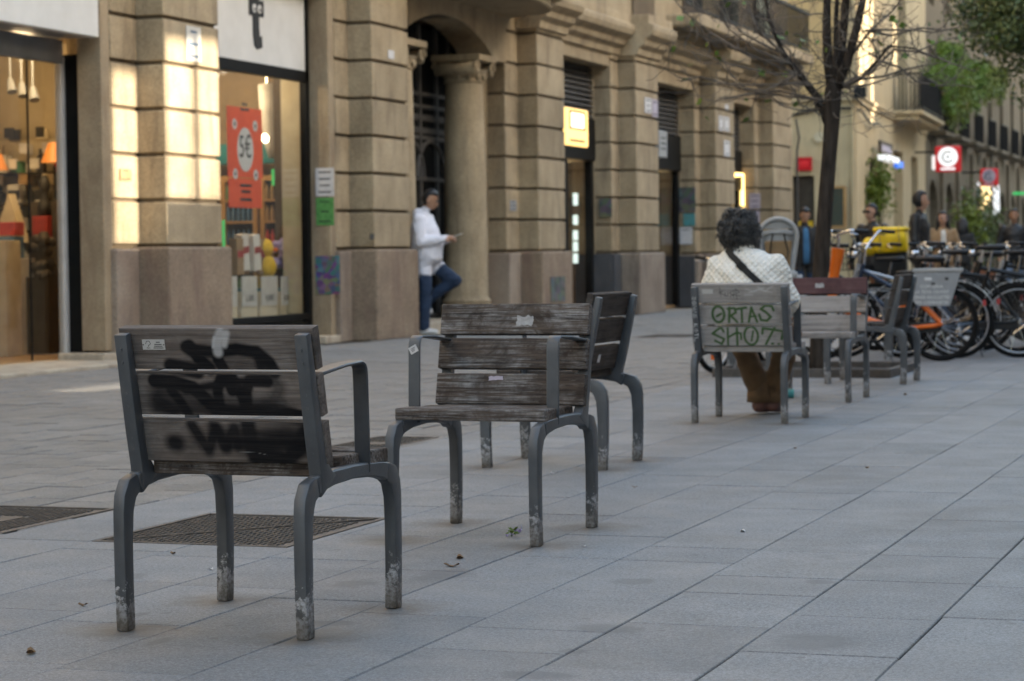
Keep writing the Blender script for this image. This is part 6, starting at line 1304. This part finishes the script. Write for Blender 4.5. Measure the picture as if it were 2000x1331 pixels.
# ------- seated woman (faces +y, away from the camera)
wx, wy = -3.263, 13.79; fo = on_g(1497, 808); fx, fy = fo.x-wx, fo.y-wy
hc = Vector((-.075,.075,1.115)); sg, ex = head_segs(hc, .97, .25, 0, (-.045,.03,.97), .3)
for s in (-1,1):
    shd = Vector((s*.180-.02,.02,.925)); el = Vector((s*.245-.02,.06,.70)); wr = Vector((s*.14,.30,.62)); sg += [(shd, el, .070, .068, 1), (el, wr, .066, .046, 1)]; sg += hand(wr, (-s*.4,1,-.2), (0,0,1), .92, 0, .8, -s)
    hip = Vector((s*.10,-.02,.545)); kn = Vector((s*.155-.01,.40,.50)); an = Vector((fx-.03+.075*(s > 0), fy-.03+.05*(s > 0), .13)); sg += [(hip, kn, .100, .080, 2), (kn, an, .076, .070, 2)]
    sg += [(an+Vector((0,-.05,-.075)), an+Vector((.02,.09,-.095)), .046, .036, 3)]
T = [[((0,.0,.47), .185, .13), ((0,-.005,.56), .205, .145), ((-.01,-.01,.68), .215, .140), ((-.015,-.005,.80), .225, .132), ((-.02,.005,.90), .222, .118), ((-.025,.02,.965), .195, .090), ((-.035,.03,1.005), .135, .072), ((-.045,.038,1.035), .07, .06)], 1]
wo, wb_ = figure('person', 'woman with dark curly hair and white quilted jacket seated with her back turned', (wx, wy, 0), 0, sg, [T], ['skin','quilted_white','trousers_brown','shoe_brown'], .0125, 4, ex)
for i in range(2):   # flared trouser hems
    s = (-1,1)[i]; an = Vector((fx-.03+.075*(s > 0), fy-.03+.05*(s > 0), .13)); b = MB(); b.loft([oring(an+Vector((0,-.005,.10)), .072, .072, 14), oring(an+Vector((0,-.01,.0)), .082, .088, 14), oring(an+Vector((.005,-.012,-.055)), .088, .098, 14)]); b.build('trouser_hem', 'trousers_brown', wo, smooth=True)
b = MB(); b.loft([oring((-.045,.038,1.015), .080, .070, 18), oring((-.05,.042,1.05), .066, .060, 18)]); b.build('collar', 'quilted_white', wo, smooth=True)
bvh = BVHTree.FromPolygons([v.co[:] for v in wb_.data.vertices], [p_.vertices[:] for p_ in wb_.data.polygons])
pts = []
for j in range(22):
    t = j/21; x = -.135+.255*t; zz_ = 1.02-.235*t; h_ = bvh.ray_cast(Vector((x,-1,zz_)), Vector((0,1,0)))
    if h_[0]: pts.append(h_[0]+h_[1]*.007)
dirv = Vector((.255,0,-.235)).normalized(); sdv = Vector((.235,0,.255)).normalized(); b = MB(); v = []
for p_ in pts: v += [p_-sdv*.019+Vector((0,-.003,0)), p_+sdv*.019+Vector((0,-.003,0)), p_+sdv*.019+Vector((0,.012,0)), p_-sdv*.019+Vector((0,.012,0))]
b.add(v, [(4*i+j_, 4*i+(j_+1) % 4, 4*i+4+(j_+1) % 4, 4*i+4+j_) for i in range(len(pts)-1) for j_ in range(4)]); strp = b.build('shoulder_strap', 'strap_black', wo)
c_ = pts[9]; b = MB(); b.box(-.026, .026, -.012, .004, -.023, .023); bu = b.build('strap_buckle', 'black_plastic', strp, bevel=.003); bu.location = c_; bu.rotation_euler = (0, R(43), 0)
# curly hair: many short curls rooted on the skull
random.seed(8); b = MB(); Mh = Matrix.Translation(hc+Vector((0,-.012,.03)))
b.ell(hc+Vector((0,-.018,.02)), (.086,.094,.106), 18, 12)
for j in range(2200):
    a = random.uniform(0, 2*math.pi); ct = random.uniform(-.92, 1); st2 = math.sqrt(1-ct*ct); d = Vector((st2*math.cos(a), st2*math.sin(a), ct))
    if d.y > .45 and d.z < .35: continue
    bl_ = 1+.26*noise.noise(d*3.1); r0 = Vector((d.x*.088, d.y*.094, d.z*.104))*bl_; p_ = hc+Vector((0,-.018,.02))+r0; tn_ = d.cross(Vector((random.gauss(0,1), random.gauss(0,1), random.gauss(0,1)))).normalized(); bn = d.cross(tn_); rad_ = random.uniform(.007,.016); ex_ = random.uniform(.0035,.0085); pts = []
    for q in range(7): an = q*1.05; pts.append(p_+d*(.002+ex_*q)+tn_*rad_*math.cos(an)+bn*rad_*math.sin(an)+Vector((0,0,-.0022*q)))
    b.tube(pts, [.0030,.0032,.0032,.003,.0028,.0024,.0015], 4, cap=False)
b.build('curly_hair', 'hair_grey', wo, smooth=True)

# ---------------------------------------------------------------- small things on the ground
q = on_g(1545, 778); bt = thing('water_bottle', 'clear plastic water bottle with blue cap lying by the seated woman', 'bottle', (q.x, q.y, .032), R(15))
b = MB(); b.lathe([(.02,-.10),(.031,-.095),(.031,.05),(.024,.075),(.013,.09),(.013,.10)], (0,0,0), 16, 'x'); b.build('bottle_body', 'bottle_plastic', bt, smooth=40); b = MB(); b.lathe([(.016,.098),(.016,.122)], (0,0,0), 14, 'x'); b.build('cap', 'item_blue', bt); b = MB(); b.lathe([(.0315,-.04),(.0315,.02)], (0,0,0), 16, 'x'); b.build('label_band', 'paper_teal', bt)
q = on_g(1002, 1048); fl = thing('fallen_flower', 'crumpled green and pink flower scrap under the brown chair', 'flower', (q.x, q.y, 0))
b = MB(); leaves(b, [(random.gauss(0,.008), random.gauss(0,.008), .012+random.random()*.012) for _ in range(26)], .022); b.build('green_leaves', 'leaf_fresh', fl); b = MB(); leaves(b, [(.02+random.gauss(0,.007), random.gauss(0,.006), .016+random.random()*.018) for _ in range(18)]+[(-.018+random.gauss(0,.004), 0, .008) for _ in range(8)], .014); b.build('petals', 'plush_purple', fl)
for i, (px, py, s, mt, lb, ct) in enumerate(((898,1092,.03,'leaf_dry','dry brown leaf on the slab below the brown chair','leaf'), (338,1083,.016,'leaf_dry','tiny leaf scrap on the slab under the scribbled chair','leaf'), (162,1184,.018,'leaf_dry','yellowish leaf scrap beside the scribbled chair','leaf'), (883,1108,.03,'leaf_dry','narrow curled leaf between the two front chairs','leaf'), (1451,1040,.020,'paper','small white paper scrap on the open slabs','litter'), (412,1114,.013,'paper','white cigarette paper behind the scribbled chair leg','litter'), (1082,926,.018,'paper','pinkish white scrap under the dark chair','litter'), (1140,1069,.012,'paper','white speck of litter beside the brown chair leg','litter'), (1694,915,.016,'leaf_dry','small dark leaf on the far open slabs','leaf'), (1553,877,.014,'leaf_dry','tiny brown leaf before the lettered chair','leaf'), (1240,953,.014,'leaf_dry','tiny ochre leaf right of the dark chair','leaf'), (60,1277,.03,'leaf_dry','pale torn leaf near the slab joint in the foreground','leaf'), (1768,772,.03,'leaf_dry','dark bit of debris near the last chair','litter'))):
    q = on_g(px, py); b = MB(); a0 = random.uniform(0,3.1); n = 9; pts = []
    for j in range(n): a = 2*math.pi*j/n; r_ = s*(1 if j % 2 else .72); pts.append(Vector((r_*math.cos(a), r_*.45*math.sin(a), .004+.35*s*abs(math.cos(a))**2)))
    b.add([(0,0,.003)]+pts, [(0, j+1, (j+1) % n+1) for j in range(n)]); b.add([(0,0,.001)]+[p_-Vector((0,0,.002)) for p_ in pts], [(0, (j+1) % n+1, j+1) for j in range(n)])
    o = b.build('fallen_leaf' if ct == 'leaf' else 'litter_scrap', mt, loc=(q.x, q.y, 0)); o.rotation_euler.z = a0; tag(o, lb, ct, 'litter on the paving')
